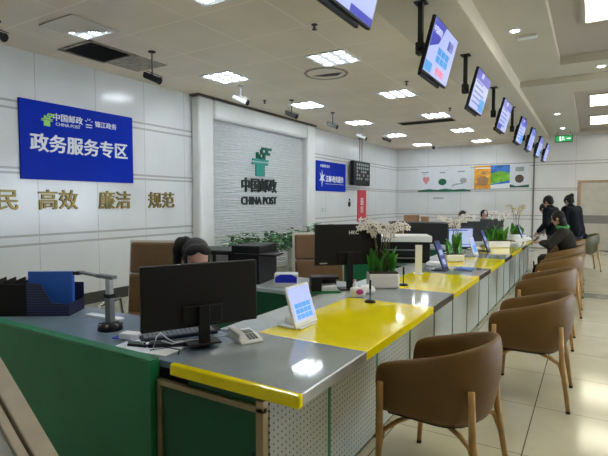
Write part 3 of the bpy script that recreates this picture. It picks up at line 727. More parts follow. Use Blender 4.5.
text('maker_name', 'HKC', .045, 'signw', m2, (.045, -.0135, .22+.29), ON_BACK, .0008, .001)
MB().bounds(-.27, -.20, -.0135, -.011, .235, .245).build('rating_label', 'lgrey', m2)
m = make_monitor(.56, .34, .12); m.location = (-1.78, 8.2, .765); m.rotation_euler.z = R(38); tag(m, 'black monitor seen from behind near the dark haired staff', 'monitor', 'black monitors on the counter')
m = make_monitor(.52, .32, .10); m.location = (-1.80, 10.7, .765); m.rotation_euler.z = R(38); tag(m, 'small far black monitor beside the pale orchid', 'monitor', 'black monitors on the counter')
# bright screened monitor, its face seen
wm = thing('lit_monitor', 'monitor with a pale blue lit page at the third station', 'monitor', (-1.66, 7.25, .781), R(30))
MB().bounds(-.19, .19, -.015, .02, .08, .40).build('housing', 'navy', wm, bevel=.005); MB().bounds(-.175, .175, -.018, -.014, .10, .37).build('screen', 'scrp', wm)
MB().bounds(-.15, .15, -.0195, -.0175, .13, .14).bounds(-.18, .1, -.0195, -.0175, .34, .355).build('page_lines', 'scrb', wm)
MB().bounds(-.1, .1, -.07, .07, 0, .012).bounds(-.025, .025, .0, .02, .01, .15).build('stand', 'lgrey', wm)

# ------------------------------------------------------------------ desk things, first station
kb = thing('keyboard', 'black keyboard under the nearest monitor', 'keyboard', (-2.08, 1.98, .756), R(58))
MB().bounds(-.22, .22, -.07, .07, 0, .018).build('case', 'black', kb, bevel=.004)
for r_ in range(5):
    k_ = MB()
    for c_ in range(15): k_.bounds(-.205+c_*.0275, -.205+c_*.0275+.023, -.062+r_*.0255, -.062+r_*.0255+.021, .018, .026)
    k_.build('key_row', 'grey', kb, bevel=.002)
bx = MB().bounds(-.06, .06, -.035, .035, 0, .035); bx = bx.build('router_box', 'white', None, bevel=.006, loc=(-2.27, 1.79, .756), rot=(0, 0, R(15))); tag(bx, 'small white box beside the document camera', 'box')
c_ = MB().bounds(-.045, .045, -.028, .028, 0, .004).build('id_card', 'vbluep', None, loc=(-2.33, 1.77, .756), rot=(0, 0, R(20))); tag(c_, 'small blue card at the foot of the document camera', 'card')
pp = tag(MB().bounds(-.21, .16, -.11, .11, 0, .003).build('paper_sheet', 'paper', None, loc=(-2.02, 1.75, .7565), rot=(0, 0, R(8))), 'white sheets of paper beside the yellow counter end', 'paper')
sp = thing('stapler', 'small silver and black stapler on the white papers', 'stapler', (-2.10, 1.70, .760), R(15))
MB().bounds(-.06, .06, -.012, .012, 0, .012).build('base', 'black', sp); MB().bounds(-.06, .045, -.010, .010, .014, .028).build('arm', 'chrome', sp, bevel=.003)
tr = tag(MB().bounds(-.16, .16, -.04, .04, 0, .02).build('cable_tray', 'black', None, loc=(-1.93, 1.84, .7595), rot=(0, 0, R(40))), 'flat black strip lying below the keyboard', 'tray')
cu = MB().tube([(-1.98, 1.70, .764), (-2.02, 1.76, .81), (-2.02, 1.79, .825), (-1.99, 1.80, .80), (-1.93, 1.80, .785), (-1.85, 1.88, .79), (-1.74, 2.02, .80), (-1.62, 2.09, .80)], .0035)
cu.tube([(-2.0, 1.78, .785), (-1.9, 1.76, .79), (-1.84, 1.84, .80), (-1.72, 2.04, .79), (-1.60, 2.12, .795)], .0035)
tag(cu.build('white_cable', 'white', smooth=True), 'thin white cables curling from the phone past the monitor foot', 'cable')
cu = MB().tube([(-1.98, 1.68, .764), (-1.92, 1.75, .769), (-1.86, 1.74, .775), (-1.80, 1.72, .785), (-1.75, 1.66, .786)], .0035)
tag(cu.build('black_cable', 'black', smooth=True), 'thin black cable by the yellow counter end', 'cable')
# phone
ph = thing('desk_phone', 'white desk phone with dark keys on the glossy counter end', 'phone', (-1.63, 2.05, .781), R(-25)); ph.scale = (.9, .9, .62)
MB().prism([(-.10, 0), (.10, 0), (.10, .018), (.02, .05), (-.10, .065)], .15, Matrix(((1, 0, 0, 0), (0, 0, 1, -.075), (0, 1, 0, 0), (0, 0, 0, 1)))).build('body', 'white', ph, bevel=.006)
MB().box((-.04, -.045, .075), (.17, .045, .03), (0, R(8), 0)).box((-.11, -.045, .065), (.045, .05, .035)).box((.03, -.045, .052), (.045, .05, .035)).build('handset', 'white', ph, bevel=.01, seg=3)
k_ = MB()
for i in range(3):
    for j in range(4): k_.box((.018+j*.018, -.002+i*.022, .0525-j*.0062), (.012, .014, .006), (0, R(20), 0))
k_.build('keys', 'grey', ph); MB().box((-.03, .02, .064), (.05, .07, .004), (0, R(8), 0)).build('display', 'grey', ph)
# document camera
dv = thing('document_camera', 'grey document camera on a black foot', 'document camera', (-2.54, 1.85, .756))
MB().lathe([(.075, 0), (.07, .03), (.05, .045), (.03, .05), (.001, .05)], seg=20).build('foot', 'black', dv, smooth=True)
ba = MB()
for k in range(7): a_ = R(51*k); ba.box((.06*math.cos(a_), .06*math.sin(a_), .035), (.03, .016, .014), (0, 0, a_))
ba.build('foot_buttons', 'grey', dv, bevel=.003)
MB().bounds(-.025, .025, -.02, .02, .045, .21).build('lower_column', 'grey', dv, bevel=.006); MB().bounds(-.021, .021, -.016, .016, .21, .32).build('upper_column', 'lgrey', dv, bevel=.005)
MB().bounds(-.03, .03, -.024, .024, .20, .225).build('collar', 'black', dv, bevel=.005)
MB().box((-.03, -.0, .33), (.13, .05, .022), (0, R(4), R(12))).box((-.16, -.03, .34), (.16, .038, .014), (0, R(6), R(12))).build('arm', 'grey', dv, bevel=.005)
MB().box((-.24, -.045, .342), (.05, .06, .02), (0, 0, R(12))).build('lens_head', 'black', dv, bevel=.004)
# file boxes
fb = thing('file_rack', 'black mesh file rack with slanted bays on the return desk', 'file rack', (-3.38, 1.88, .756), R(33))
RP = [(-.12, 0), (.12, 0), (.12, .24), (-.02, .23), (-.07, .10), (-.12, .08)]
for k in range(4):
    MB().prism(RP, .006, Matrix(((0, 0, 1, -.30+k*.07), (1, 0, 0, 0), (0, 1, 0, 0), (0, 0, 0, 1)))).build('bay_wall', 'black', fb)
MB().bounds(-.30, -.02, -.125, -.118, 0, .225).build('file_spines', 'black', fb, bevel=.004)
MB().bounds(-.30, .27, -.12, .12, 0, .008).build('floor_tray', 'black', fb)
MB().prism([(-.02, .0), (.27, .0), (.27, .08), (.15, .095), (.08, .225), (-.02, .235)], .006, Matrix(((1, 0, 0, 0), (0, 0, -1, -.118), (0, 1, 0, 0), (0, 0, 0, 1)))).build('front_mesh', 'mesh', fb)
MB().bounds(.264, .27, -.12, .12, 0, .085).build('end_mesh', 'mesh', fb); MB().bounds(-.02, .27, .114, .12, 0, .20).build('rear_mesh', 'mesh', fb)
fo = thing('blue_folder', 'bright blue folder standing in the black file rack', 'folder', (-3.41, 1.892, .765), R(33))
MB().bounds(-.06, .255, -.02, .02, 0, .285).build('cover', 'bluefile', fo, bevel=.004); MB().bounds(-.05, .25, -.012, .012, .02, .288).build('sheets', 'paper', fo)
fo = thing('document_stack', 'white papers standing behind the blue folder', 'papers', (-2.88, 2.02, .756), R(4))
MB().bounds(-.12, .2, -.03, .03, 0, .012).build('sheets', 'paper', fo)
# tablet sign on the yellow top
def make_tablet():
    t = thing('tablet_stand', None, 'tablet')
    a_ = R(-18)
    MB().bounds(-.008, .008, -.13, .13, 0, .255).build('frame', 'white', t, bevel=.006, rot=(0, a_, 0), loc=(.03, 0, .01))
    MB().bounds(.008, .0095, -.115, .115, .035, .24).build('screen', 'scr', t, rot=(0, a_, 0), loc=(.03, 0, .01))
    k_ = MB()
    for i in range(4):
        for j in range(3): k_.bounds(.0095, .0105, -.085+i*.045, -.085+i*.045+.038, .045+j*.034, .045+j*.034+.028)
    k_.build('keypad', 'scrc', t, rot=(0, a_, 0), loc=(.03, 0, .01))
    MB().bounds(-.12, .05, -.10, .10, 0, .012).build('foot', 'white', t, bevel=.004)
    MB().bounds(-.10, -.02, -.05, .05, .01, .06).build('support', 'white', t, bevel=.01); return t
tb = make_tablet(); tb.location = (-1.515, 2.47, .781); tag(tb, 'white tablet stand with a blue keypad page on the yellow top', 'tablet', 'tablet stands on the counter')
tbb = thing('tablet_stand', 'blue faced tablet stand beside the grey card holder', 'tablet', (-1.40, 5.32, .781))
def blue_tab(t):
    MB().bounds(-.010, .008, -.10, .10, 0, .34).build('frame', 'navy', t, bevel=.006, rot=(0, R(-20), 0), loc=(.03, 0, .01))
    MB().bounds(.008, .0095, -.09, .09, .03, .32).build('screen', 'scrn', t, rot=(0, R(-20), 0), loc=(.03, 0, .01))
    MB().bounds(.0095, .011, -.06, .06, .17, .23).bounds(.0095, .011, -.05, .05, .06, .12).build('page', 'scrp', t, rot=(0, R(-20), 0), loc=(.03, 0, .01))
    MB().bounds(-.12, .05, -.08, .08, 0, .012).build('foot', 'navy', t, bevel=.004)
blue_tab(tbb); tag(tbb, None, None, 'tablet stands on the counter')
dup(tbb, (-1.36, 7.7, .781), 0, 'blue faced tablet stand in front of the third planter', 'tablet stands on the counter')
dup(tb, (-1.42, 7.05, .781), 0, 'white tablet stand leaning beyond the lit monitor', 'tablet stands on the counter')
dup(tbb, (-1.12, 10.0, .781), 0, 'farthest blue tablet stand near the pale orchid', 'tablet stands on the counter')
# card holder, mics
pc = thing('card_holder', 'upright narrow grey white card holder on the second yellow section', 'sign holder', (-1.56, 4.93, .781), R(25))
MB().bounds(-.036, .036, -.003, .003, .006, .31).build('card', 'white', pc); MB().bounds(-.05, .05, -.04, .04, 0, .008).build('foot', 'white', pc)
def make_mic():
    t = thing('counter_microphone', None, 'microphone')
    MB().lathe([(.042, 0), (.042, .008), (.03, .016), (.012, .02), (.001, .02)], seg=20).build('base', 'black', t, smooth=True)
    MB().rod((0, 0, .018), (0, 0, .10), .0055).build('stem', 'blackm', t); MB().rod((0, 0, .10), (0, 0, .165), .0085).ball((0, 0, .165), .0085).build('capsule', 'black', t, smooth=True); return t
mc = make_mic(); mc.location = (-1.43, 3.33, .781); tag(mc, 'small black microphone on the near yellow section', 'microphone', 'small black counter microphones')
dup(mc, (-1.46, 4.17, .781), 0, 'small black microphone beyond the first planter', 'small black counter microphones')
# printer with blocks
pr = thing('printer', 'black multifunction printer behind the nearest monitor', 'printer', (-3.12, 3.74, .756), R(12)); pr.scale = (1.08, 1, 1.08)
MB().bounds(-.38, .08, -.2, .2, 0, .29).build('body', 'black', pr, bevel=.01)
MB().bounds(.08, .36, -.22, .22, 0, .345).build('control_tower', 'black', pr, bevel=.012)
MB().bounds(-.34, -.12, -.21, -.195, .14, .25).bounds(-.08, .04, -.21, -.195, .15, .25).build('tray_window', 'grey', pr, bevel=.003)
MB().bounds(-.37, .07, -.205, -.198, .05, .06).build('tray_slot', 'grey', pr)
MB().bounds(.12, .52, -.25, -.02, .26, .275).build('output_shelf', 'black', pr, bevel=.004)
rg = thing('receipt_printer', 'black slotted receipt printer under the second monitor', 'printer', (-1.975, 3.585, .766), R(38)); rg.scale = (1.1, 1.0, 1.0)
MB().bounds(-.12, .12, -.09, .09, 0, .015).build('tray', 'green', rg, bevel=.003)
MB().bounds(-.11, -.03, -.08, .08, .015, .14).bounds(-.03, .11, -.08, .08, .12, .14).bounds(-.03, .11, .06, .08, .015, .12).build('body', 'black', rg, bevel=.005)
MB().bounds(-.03, .10, -.07, .06, .02, .035).bounds(-.025, .09, -.075, .05, .04, .065).build('paper_slips', 'paper', rg)
tx = thing('tissue_pack', 'white pack with a magenta print beside the receipt printer', 'tissue pack', (-1.60, 3.47, .781), R(35))
MB().bounds(-.06, .06, -.035, .035, 0, .075).build('pack', 'white', tx, bevel=.016, seg=3); MB().ball((.01, -.036, .045), (.03, .004, .022)).build('magenta_print', 'magenta', tx, smooth=True)
cl = MB()
for k in range(7): cl.ball((random.uniform(-.05, .05), random.uniform(-.04, .04), .02+random.random()*.02), (.04, .035, .022), (random.random(), random.random(), 0))
tag(cl.build('crumpled_cloth', 'paper', None, smooth=True, loc=(-1.60, 3.66, .783), rot=(0, 0, 0)), 'crumpled white cloth in front of the white planter', 'cloth')
bt = thing('hand_cream_bottle', 'tiny white bottle with a pump beside the second monitor foot', 'bottle', (-1.72, 3.68, .768))
MB().lathe([(.02, 0), (.022, .01), (.022, .07), (.008, .085), (.008, .10), (.001, .10)]).build('body', 'white', bt, smooth=True); MB().bounds(-.02, .008, -.006, .006, .10, .112).build('pump', 'pink', bt)
ab = thing('paper_roll_box', 'white box with a vivid blue arch print on the return desk', 'box', (-2.42, 3.66, .756), R(30))
MB().bounds(-.11, .11, -.07, .07, 0, .13).build('carton', 'white', ab, bevel=.01)
MB().prism([(-.10, .05), (.10, .05), (.10, .10), (.05, .125), (-.05, .125), (-.10, .10)], .004, Matrix(((1, 0, 0, 0), (0, 0, -1, -.070), (0, 1, 0, 0), (0, 0, 0, 1)))).build('arch_print', 'vbluep', ab)
wp = thing('desktop_printer', 'black printer with a white lid at the third station', 'printer', (-2.12, 6.0, .7665), R(25))
MB().bounds(-.33, .33, -.2, .2, 0, .27).build('body', 'black', wp, bevel=.01); MB().bounds(-.35, .35, -.22, .22, .27, .35).build('lid', 'white', wp, bevel=.012)
MB().bounds(-.22, .22, -.215, -.2, .16, .175).bounds(-.22, .22, -.26, -.2, .06, .07).build('paper_slot', 'grey', wp)
for (x, y, l_) in ((-1.79, 4.62, 'stack of white papers before the white lid printer'), (-1.62, 5.75, 'stack of white papers beside the third planter'), (-1.60, 8.0, 'pile of white papers beyond the lit monitor'), (-1.2, 9.3, 'white papers near the seated customer')):
    t = thing('paper_stack', l_, 'papers', (x, y, .781 if x > -1.65 else .766), R(20), 'paper piles along the counter')
    for k in range(4): MB().box((random.uniform(-.01, .01), random.uniform(-.01, .01), .004+k*.008), (.16, .21, .006), (0, 0, random.uniform(-.3, .3))).build('sheet', 'paper', t)
fl = thing('leaflet_tray', 'dark leaflet tray on the second glass section', 'tray', (-1.38, 5.40, .781), R(0))
MB().bounds(-.0, .2, -.12, .12, 0, .012).build('tray', 'blueg', fl, loc=(.08, .1, 0)); MB().bounds(.02, .18, -.1, .1, .012, .018).build('leaflet', 'bluefile', fl, loc=(.08, .1, 0))

# ------------------------------------------------------------------ plants
def leaf(mb, base, tip, w_, bend=.03, fold=.15):
    base, tip = Vector(base), Vector(tip); d = tip-base; side = d.cross(Vector((0, 0, 1)))
    side = side.normalized() if side.length > 1e-4 else Vector((1, 0, 0))
    up = side.cross(d).normalized(); N_ = 6; L_, C_, R_ = [], [], []
    for i in range(N_+1):
        t_ = i/N_; p = base+d*t_+up*bend*math.sin(math.pi*t_)+Vector((0, 0, -bend*t_*t_)); ww = w_*math.sin(math.pi*min(.97, .08+.92*t_))**.8
        L_.append(mb.bm.verts.new(p+side*ww+up*ww*fold)); C_.append(mb.bm.verts.new(p)); R_.append(mb.bm.verts.new(p-side*ww+up*ww*fold))
    for i in range(N_):
        mb.bm.faces.new((L_[i], C_[i], C_[i+1], L_[i+1])); mb.bm.faces.new((C_[i], R_[i], R_[i+1], C_[i+1]))
def flower(pet, cen, p, s, dirv):
    q = Vector(dirv).to_track_quat('Z', 'Y').to_matrix()
    for k in range(5):
        a_ = 2*math.pi*k/5+.3; w_ = .62 if k % 2 else .5
        pet.ball(Vector(p)+q @ Vector((s*.55*math.cos(a_), s*.55*math.sin(a_), 0)), (s*.5, s*.34, s*.07), (q.to_4x4() @ Matrix.Rotation(a_, 4, 'Z')).to_euler(), u=7, v=4)
    cen.ball(Vector(p)+q @ Vector((0, 0, s*.12)), s*.17, u=6, v=4)
def orchid(loc, rz, label, nst=4, hgt=.60, spread=.22, flowers=7, petal='petal', lw=.035, seed=1, pot=(.15, .09, .14), leafh=.2, nleaf=9):
    rnd = random.Random(seed)
    t = thing('potted_orchid', label, 'potted plant', loc, rz, 'orchids along the counter')
    a_, b_, h_ = pot
    MB().prism([(-a_*.92, -b_*.92), (a_*.92, -b_*.92), (a_*.92, b_*.92), (-a_*.92, b_*.92)], h_).build('planter', 'ceramic', t, bevel=.02, seg=3)
    MB().bounds(-a_*.85, a_*.85, -b_*.85, b_*.85, h_-.01, h_+.004).build('soil', 'soil', t)
    lf = MB()
    for k in range(nleaf):
        an = rnd.uniform(0, 6.28); bx_ = rnd.uniform(-a_*.7, a_*.7); r_ = rnd.uniform(.3, .9)*leafh*.5
        leaf(lf, (bx_, rnd.uniform(-.03, .03), h_), (bx_+r_*math.cos(an), r_*math.sin(an)*.7, h_+leafh*rnd.uniform(.6, 1.05)), lw*rnd.uniform(.7, 1.1), .02)
    lf.build('leaves', 'leaf', t, smooth=True)
    pet, cen = MB(), MB()
    for k in range(nst):
        sd_ = -1 if k % 2 else 1; x0 = rnd.uniform(-a_*.5, a_*.5)
        pts = []
        ex_ = sd_*spread*rnd.uniform(.6, 1.15); ey = rnd.uniform(-.10, .10); top = hgt*rnd.uniform(.88, 1.0)
        for i in range(9):
            u = i/8; pts.append((x0+ex_*u**2.2, ey*u**1.5, h_+top*(1-(1-u)**1.9)-.10*max(0, u-.6)**1.2*2.2*hgt))
        MB().tube(pts, .004, 6).build('stem', 'stem', t, smooth=True)
        for f_ in range(flowers):
            u = .52+.48*f_/(flowers-1); i = min(7, int(u*8)); fr = u*8-i
            p = Vector(pts[i]).lerp(Vector(pts[i+1]), fr)+Vector((rnd.uniform(-.02, .02), rnd.uniform(-.04, .04), rnd.uniform(-.02, .015)))
            flower(pet, cen, p, rnd.uniform(.026, .034), (rnd.uniform(-.5, .9), -1, rnd.uniform(-.3, .4)))
    pet.build('blossoms', petal, t, smooth=True); cen.build('blossom_centres', 'petalc', t, smooth=True); return t
M['palepetal'] = mat('pale yellow petal', (.62, .52, .32), .5, amt=.1)
orchid((-1.585, 3.97, .781), R(31), 'white orchid in a white planter beside the maker name monitor', 8, .50, .20, 9, seed=3, lw=.04, nleaf=12, leafh=.24)
orchid((-1.50, 6.2, .781), R(35), 'white orchid in the second planter, before the lit monitor', 5, .52, .22, 7, seed=5, pot=(.13, .08, .10), leafh=.30, nleaf=9, lw=.045)
orchid((-1.34, 8.5, .781), R(35), 'bushy green orchid in the third white planter', 5, .52, .26, 5, seed=8, pot=(.2, .09, .12), leafh=.28, nleaf=26, lw=.06)
orchid((-1.25, 10.3, .781), R(35), 'pale yellow orchid at the far end of the counter', 5, .62, .14, 7, petal='palepetal', seed=9, pot=(.16, .09, .13), leafh=.24, nleaf=14, lw=.05)
def pothos(loc, label, seed, hgt=.5, spread=.33, n=150):
    rnd = random.Random(seed)
    t = thing('potted_pothos', label, 'potted plant', loc, 0, 'leafy pot plants along the left wall')
    MB().lathe([(.11, 0), (.13, .1), (.16, .5), (.17, .52), (.15, .52), (.14, .46), (.001, .46)], seg=24).build('pot', 'ceramic', t, smooth=True)
    MB().lathe([(.14, .47), (.14, .48), (.001, .485)]).build('soil', 'soil', t)
    lf, st = MB(), MB()
    for k in range(n):
        an = rnd.uniform(0, 6.28); r_ = spread*rnd.random()**.6; z_ = .52+hgt*rnd.random()*(1-.45*r_/spread)
        p = Vector((r_*math.cos(an), r_*math.sin(an)*1.2, z_)); q = p+Vector((math.cos(an)*.13, math.sin(an)*.13, rnd.uniform(-.05, .06)))
        leaf(lf, p, q, rnd.uniform(.045, .07), .015)
        if k % 3 == 0: st.tube([(0, 0, .48), p*.5+Vector((0, 0, .32)), p], .004, 5)
    lf.build('foliage', 'leafd', t, smooth=True); st.build('stems', 'stem', t, smooth=True)
pothos((-5.7, 7.15, 0), 'leafy pot plant nearest the stone surround upright', 2, .50)
pothos((-5.75, 8.05, 0), 'leafy pot plant behind the left half of the black printer', 4, .44)
pothos((-5.7, 8.95, 0), 'leafy pot plant in a white pot right of the black printer', 11, .46)
pothos((-5.7, 9.85, 0), 'leafy pot plant above the tan office chair', 12, .56)
pothos((-5.75, 10.8, 0), 'leafy pot plant at the far end of the name wall', 15, .5)

# ------------------------------------------------------------------ far low cabinets and boxes
lc = thing('low_cabinet', 'long low wooden cabinet far behind the staff', 'cabinet', (-4.0, 14.2, 0))
MB().bounds(-1.35, 1.7, -.25, .25, 0, .90).build('body', 'dwood', lc); MB().bounds(-1.38, 1.73, -.28, .28, .90, .95).build('top', 'wood', lc, bevel=.006)
for k in range(4): d_ = MB().bounds(-1.3+k*.75, -.6+k*.75, -.265, -.25, .05, .86).build('door', 'wood', lc, bevel=.004); MB().rod((-.68+k*.75, -.28, .4), (-.68+k*.75, -.28, .55), .008).build('handle', 'steel', d_)
for (x, w_, h_, l_) in ((-4.72, .42, .20, 'larger brown cardboard box on the far wooden cabinet'), (-4.30, .2, .16, 'smaller brown cardboard box on the far wooden cabinet')):
    t = thing('cardboard_box', l_, 'box', (x, 14.15, .95), R(5)); MB().bounds(-w_/2, w_/2, -.14, .14, 0, h_).build('carton', 'card', t, bevel=.004); MB().bounds(-w_/2, w_/2, -.025, .025, h_, h_+.002).build('tape', 'wood', t)
fs = thing('rear_desk_screen', 'dark low partition screen behind the fourth station', 'partition', (-2.6, 9.55, 0), 0)
MB().bounds(-1.0, .6, -.03, .03, 0, 1.12).build('panel', 'blackm', fs); MB().bounds(-1.0, .6, -.04, .04, 1.12, 1.15).build('cap', 'grey', fs)

# ------------------------------------------------------------------ tilted display stand in the foreground
ts = thing('tilted_display_stand', 'beige framed tilted display board at the lower left edge', 'display stand', (-1.33, 1.12, 0))
ang = math.atan2(.39, .51); Lb = 1.72
def onboard(mb, s0, s1, y0, y1, t0, t1):   # s along the slope from the floor, y towards the camera
    cx_, cz_ = -math.cos(ang), math.sin(ang); nx, nz = math.sin(ang), math.cos(ang)
    s_ = (s0+s1)/2; t_ = (t0+t1)/2
    mb.box((cx_*s_+nx*t_, (y0+y1)/2, cz_*s_+nz*t_), (s1-s0, y1-y0, t1-t0), (0, ang, 0)); return mb
f = MB(); onboard(f, .02, Lb, -.085, .0, 0, .035); onboard(f, .02, Lb, -.80, -.73, 0, .035); onboard(f, .02, .09, -.73, -.07, 0, .035); onboard(f, Lb-.07, Lb, -.73, -.07, 0, .035)
f.build('outer_frame', 'beige', ts, bevel=.006)
f = MB(); onboard(f, .10, Lb-.08, -.135, -.095, 0, .025); onboard(f, .10, Lb-.08, -.72, -.685, 0, .025); onboard(f, .10, .135, -.685, -.115, 0, .025); onboard(f, Lb-.115, Lb-.08, -.685, -.115, 0, .025)
f.build('inner_frame', 'beige', ts, bevel=.004)
f = MB(); onboard(f, .05, Lb-.03, -.76, -.04, -.004, .004); f.build('backing', 'blackm', ts)
f = MB(); onboard(f, .13, Lb-.11, -.69, -.11, .005, .014); f.build('insert', 'greyglass', ts)
MB().rod((-1.30, -.06, .99), (-1.52, -.06, 0), .014).rod((-1.30, -.74, .99), (-1.52, -.74, 0), .014).build('prop_leg', 'beige', ts)

# ------------------------------------------------------------------ people
def evaluated(o):
    me = bpy.data.meshes.new_from_object(o.evaluated_get(bpy.context.evaluated_depsgraph_get())); return me
def skin_obj(chains, sub=1):
    """chains of (pos, radius): tapered limbs with round joints, fused afterwards"""
    mb = MB()
    for chn in chains:
        for k, (p, r_) in enumerate(chn):
            r_ = r_ if isinstance(r_, (int, float)) else sum(r_)/2
            big = r_ > .03; mb.ball(p, r_, u=16 if big else 10, v=10 if big else 7)
            if k:
                q, rq = chn[k-1]; rq = rq if isinstance(rq, (int, float)) else sum(rq)/2
                if (Vector(p)-Vector(q)).length > 1e-4: mb.rod(q, p, rq, r_, seg=16 if big else 10)
    return mb_mesh(mb)
def fuse(name, meshes, m, parent, voxel, smooth_it=4):
    bm = bmesh.new()
    for me in meshes: bm.from_mesh(me)
    me = bpy.data.meshes.new('tmp'); bm.to_mesh(me); bm.free()
    o = bpy.data.objects.new('tmp', me); C.objects.link(o)
    r_ = o.modifiers.new('r', 'REMESH'); r_.mode = 'VOXEL'; r_.voxel_size = voxel
    s_ = o.modifiers.new('s', 'SMOOTH'); s_.iterations = smooth_it; s_.factor = .5
    out = evaluated(o); bpy.data.objects.remove(o)
    for p in out.polygons: p.use_smooth = True
    out.materials.clear(); out.materials.append(M[m]); out.name = name
    ob = bpy.data.objects.new(name, out); C.objects.link(ob); ob.parent = parent; return ob
def mb_mesh(mb):
    bmesh.ops.recalc_face_normals(mb.bm, faces=mb.bm.faces); me = bpy.data.meshes.new('tmp'); mb.bm.to_mesh(me); mb.bm.free(); return me
def hand_chains(wr, d, up, s=1.0):
    """palm and five bent fingers leaving the wrist along d"""
    wr, d, up = Vector(wr), Vector(d).normalized(), Vector(up).normalized(); side = d.cross(up).normalized(); up = side.cross(d)
    palm = wr+d*.055*s; out = [[(wr, .022*s), (palm, (.034*s, .016*s))]]
    for k, (off, L_) in enumerate(((-.030, .060), (-.010, .072), (.010, .068), (.029, .052))):
        b_ = palm+side*off*s+d*.022*s; m_ = b_+d*L_*.5*s-up*.006*s; e_ = m_+d*L_*.42*s-up*.022*s
        out.append([(b_-d*.02*s, .0095*s), (b_, .0092*s), (m_, .0085*s), (e_, .0070*s)])
    tb_ = wr+d*.025*s-side*.028*s; out.append([(tb_, .011*s), (tb_+d*.03*s-side*.022*s-up*.006*s, .0105*s), (tb_+d*.058*s-side*.026*s-up*.018*s, .0085*s)])
    return out
def head_parts(hc, face, s=1.0, tilt=0):
    """returns matrix of head frame: +y = face direction, +z = up"""
    f_ = Vector(face).normalized(); x_ = f_.cross(Vector((0, 0, 1))).normalized(); z_ = x_.cross(f_)
    return Matrix.Translation(hc) @ Matrix((x_, f_, z_)).transposed().to_4x4() @ Matrix.Scale(s, 4)
def person(label, loc, J, face, cloth, trouser, hairstyle='short', voxel=.011, hs=1.0, hands=True, extra_collar=None, group=None, bulk=1.0):
    """J: joints in local coordinates"""
    t = thing('person', label, 'person', loc, 0, group); V = {k: Vector(v) for k, v in J.items()}
    legs = []
    for s_ in 'LR':
        legs.append([(V['pelvis'], .115), (V['hip'+s_], .088), (V['knee'+s_], .056), (V['ank'+s_], .036), (V['toe'+s_], .032)])
    ax = (V['shR']-V['shL']).normalized()
    torso = [(V['chest'], .10), (V['neckb'], .055), (V['neck'], .047)]
    sides = [[(V['pelvis']+ax*.05*q, .10), (V['waist']+ax*.045*q, .09), (V['chest']+ax*.06*q, .10)] for q in (-1, 1)]
    arms = [[(V['chest']+Vector((0, 0, .04)), .08), (V['sh'+s_], .052), (V['el'+s_], .039), (V['wr'+s_], .024)] for s_ in 'LR']
    Mx = head_parts(V['head'], face, hs)
    hb = MB(); hb.ball((0, -.005, .03), (.076, .094, .088), u=20, v=14).ball((0, .028, -.04), (.052, .060, .070), u=16, v=12).ball((0, .095, -.012), (.013, .018, .024), u=8, v=6).ball((0, .06, -.085), (.026, .028, .022), u=8, v=6)
    hb.ball((-.076, -.005, -.01), (.012, .02, .03), u=8, v=6).ball((.076, -.005, -.01), (.012, .02, .03), u=8, v=6).rod((0, -.02, -.12), (0, -.01, -.02), .047, .05)
    hm = mb_mesh(hb); hm.transform(Mx)
    chains = legs+sides+[torso, [(V['neck'], .047), (V['head'], .05)]]+arms
    ms = [skin_obj(chains), hm]
    if hands:
        for s_ in 'LR':
            d_ = (V['wr'+s_]-V['el'+s_]).normalized()
            for ch_ in hand_chains(V['wr'+s_], d_, (0, 0, 1)): ms.append(skin_obj([ch_]))
    fuse('body', ms, 'skin', t, .0065, 2)
    g = 1.16
    top = [[(V['chest'], .12*bulk), (V['neckb'], .085), (V['neck'], .062)]]
    for q in (-1, 1): top.append([(V['pelvis']+ax*.06*q, .120*bulk), (V['waist']+ax*.055*q, .112*bulk), (V['chest']+ax*.07*q, .12*bulk)])
    for s_ in 'LR': top.append([(V['chest']+Vector((0, 0, .04)), .10*bulk), (V['sh'+s_], .075*bulk), (V['el'+s_], .060*bulk), (V['wr'+s_]*.93+V['el'+s_]*.07, .042)])
    fuse('jacket', [skin_obj(top)], cloth, t, voxel, 3)
    lg = [[(V['pelvis'], .118), (V['hip'+s_], .100), (V['knee'+s_], .070), (V['ank'+s_], .052)] for s_ in 'LR']
    fuse('trousers', [skin_obj(lg)], trouser, t, voxel, 3)
    for s_ in 'LR':
        a_, b_ = V['ank'+s_], V['toe'+s_]; d_ = (b_-a_); d_.z = 0; d_.normalize()
        sh_ = MB().ball(a_+d_*.05+Vector((0, 0, -.04)), (.13, .045, .04), (0, 0, math.atan2(d_.y, d_.x))).build('shoe', 'black', t, smooth=True)
    # hair
    fy = -.02 if hairstyle == 'pony' else 0
    h_ = MB(); h_.ball((0, -.022+fy, .045), (.088, .100, .090), u=20, v=14).ball((0, -.055, -.005), (.080, .062, .085), u=16, v=10)
    if hairstyle == 'bun': h_.ball((0, -.10, .10), (.045, .05, .05), u=12, v=8)
    if hairstyle == 'pony': [h_.ball(p_, q_, u=12, v=8) for p_, q_ in (((.055, -.09, .085), (.04, .045, .045)), ((.085, -.105, .07), (.042, .045, .05)), ((.102, -.11, .025), (.036, .04, .06)), ((.105, -.105, -.04), (.028, .032, .06)), ((.10, -.10, -.10), (.018, .02, .05)))]
    if hairstyle == 'long': h_.ball((0, -.05, -.09), (.082, .06, .12), u=14, v=10)
    h_.ball((-.065, .02+fy, .02), (.018, .05, .06)).ball((.065, .02+fy, .02), (.018, .05, .06))
    if hairstyle == 'pony':
        for q_ in (-1, 1): h_.ball((q_*.036, .042, .100), (.052, .040, .022), (R(-25), q_*.45, 0), u=12, v=8)
    hme = mb_mesh(h_); hme.transform(Mx); fuse('hair', [hme], 'hair', t, .008, 3)
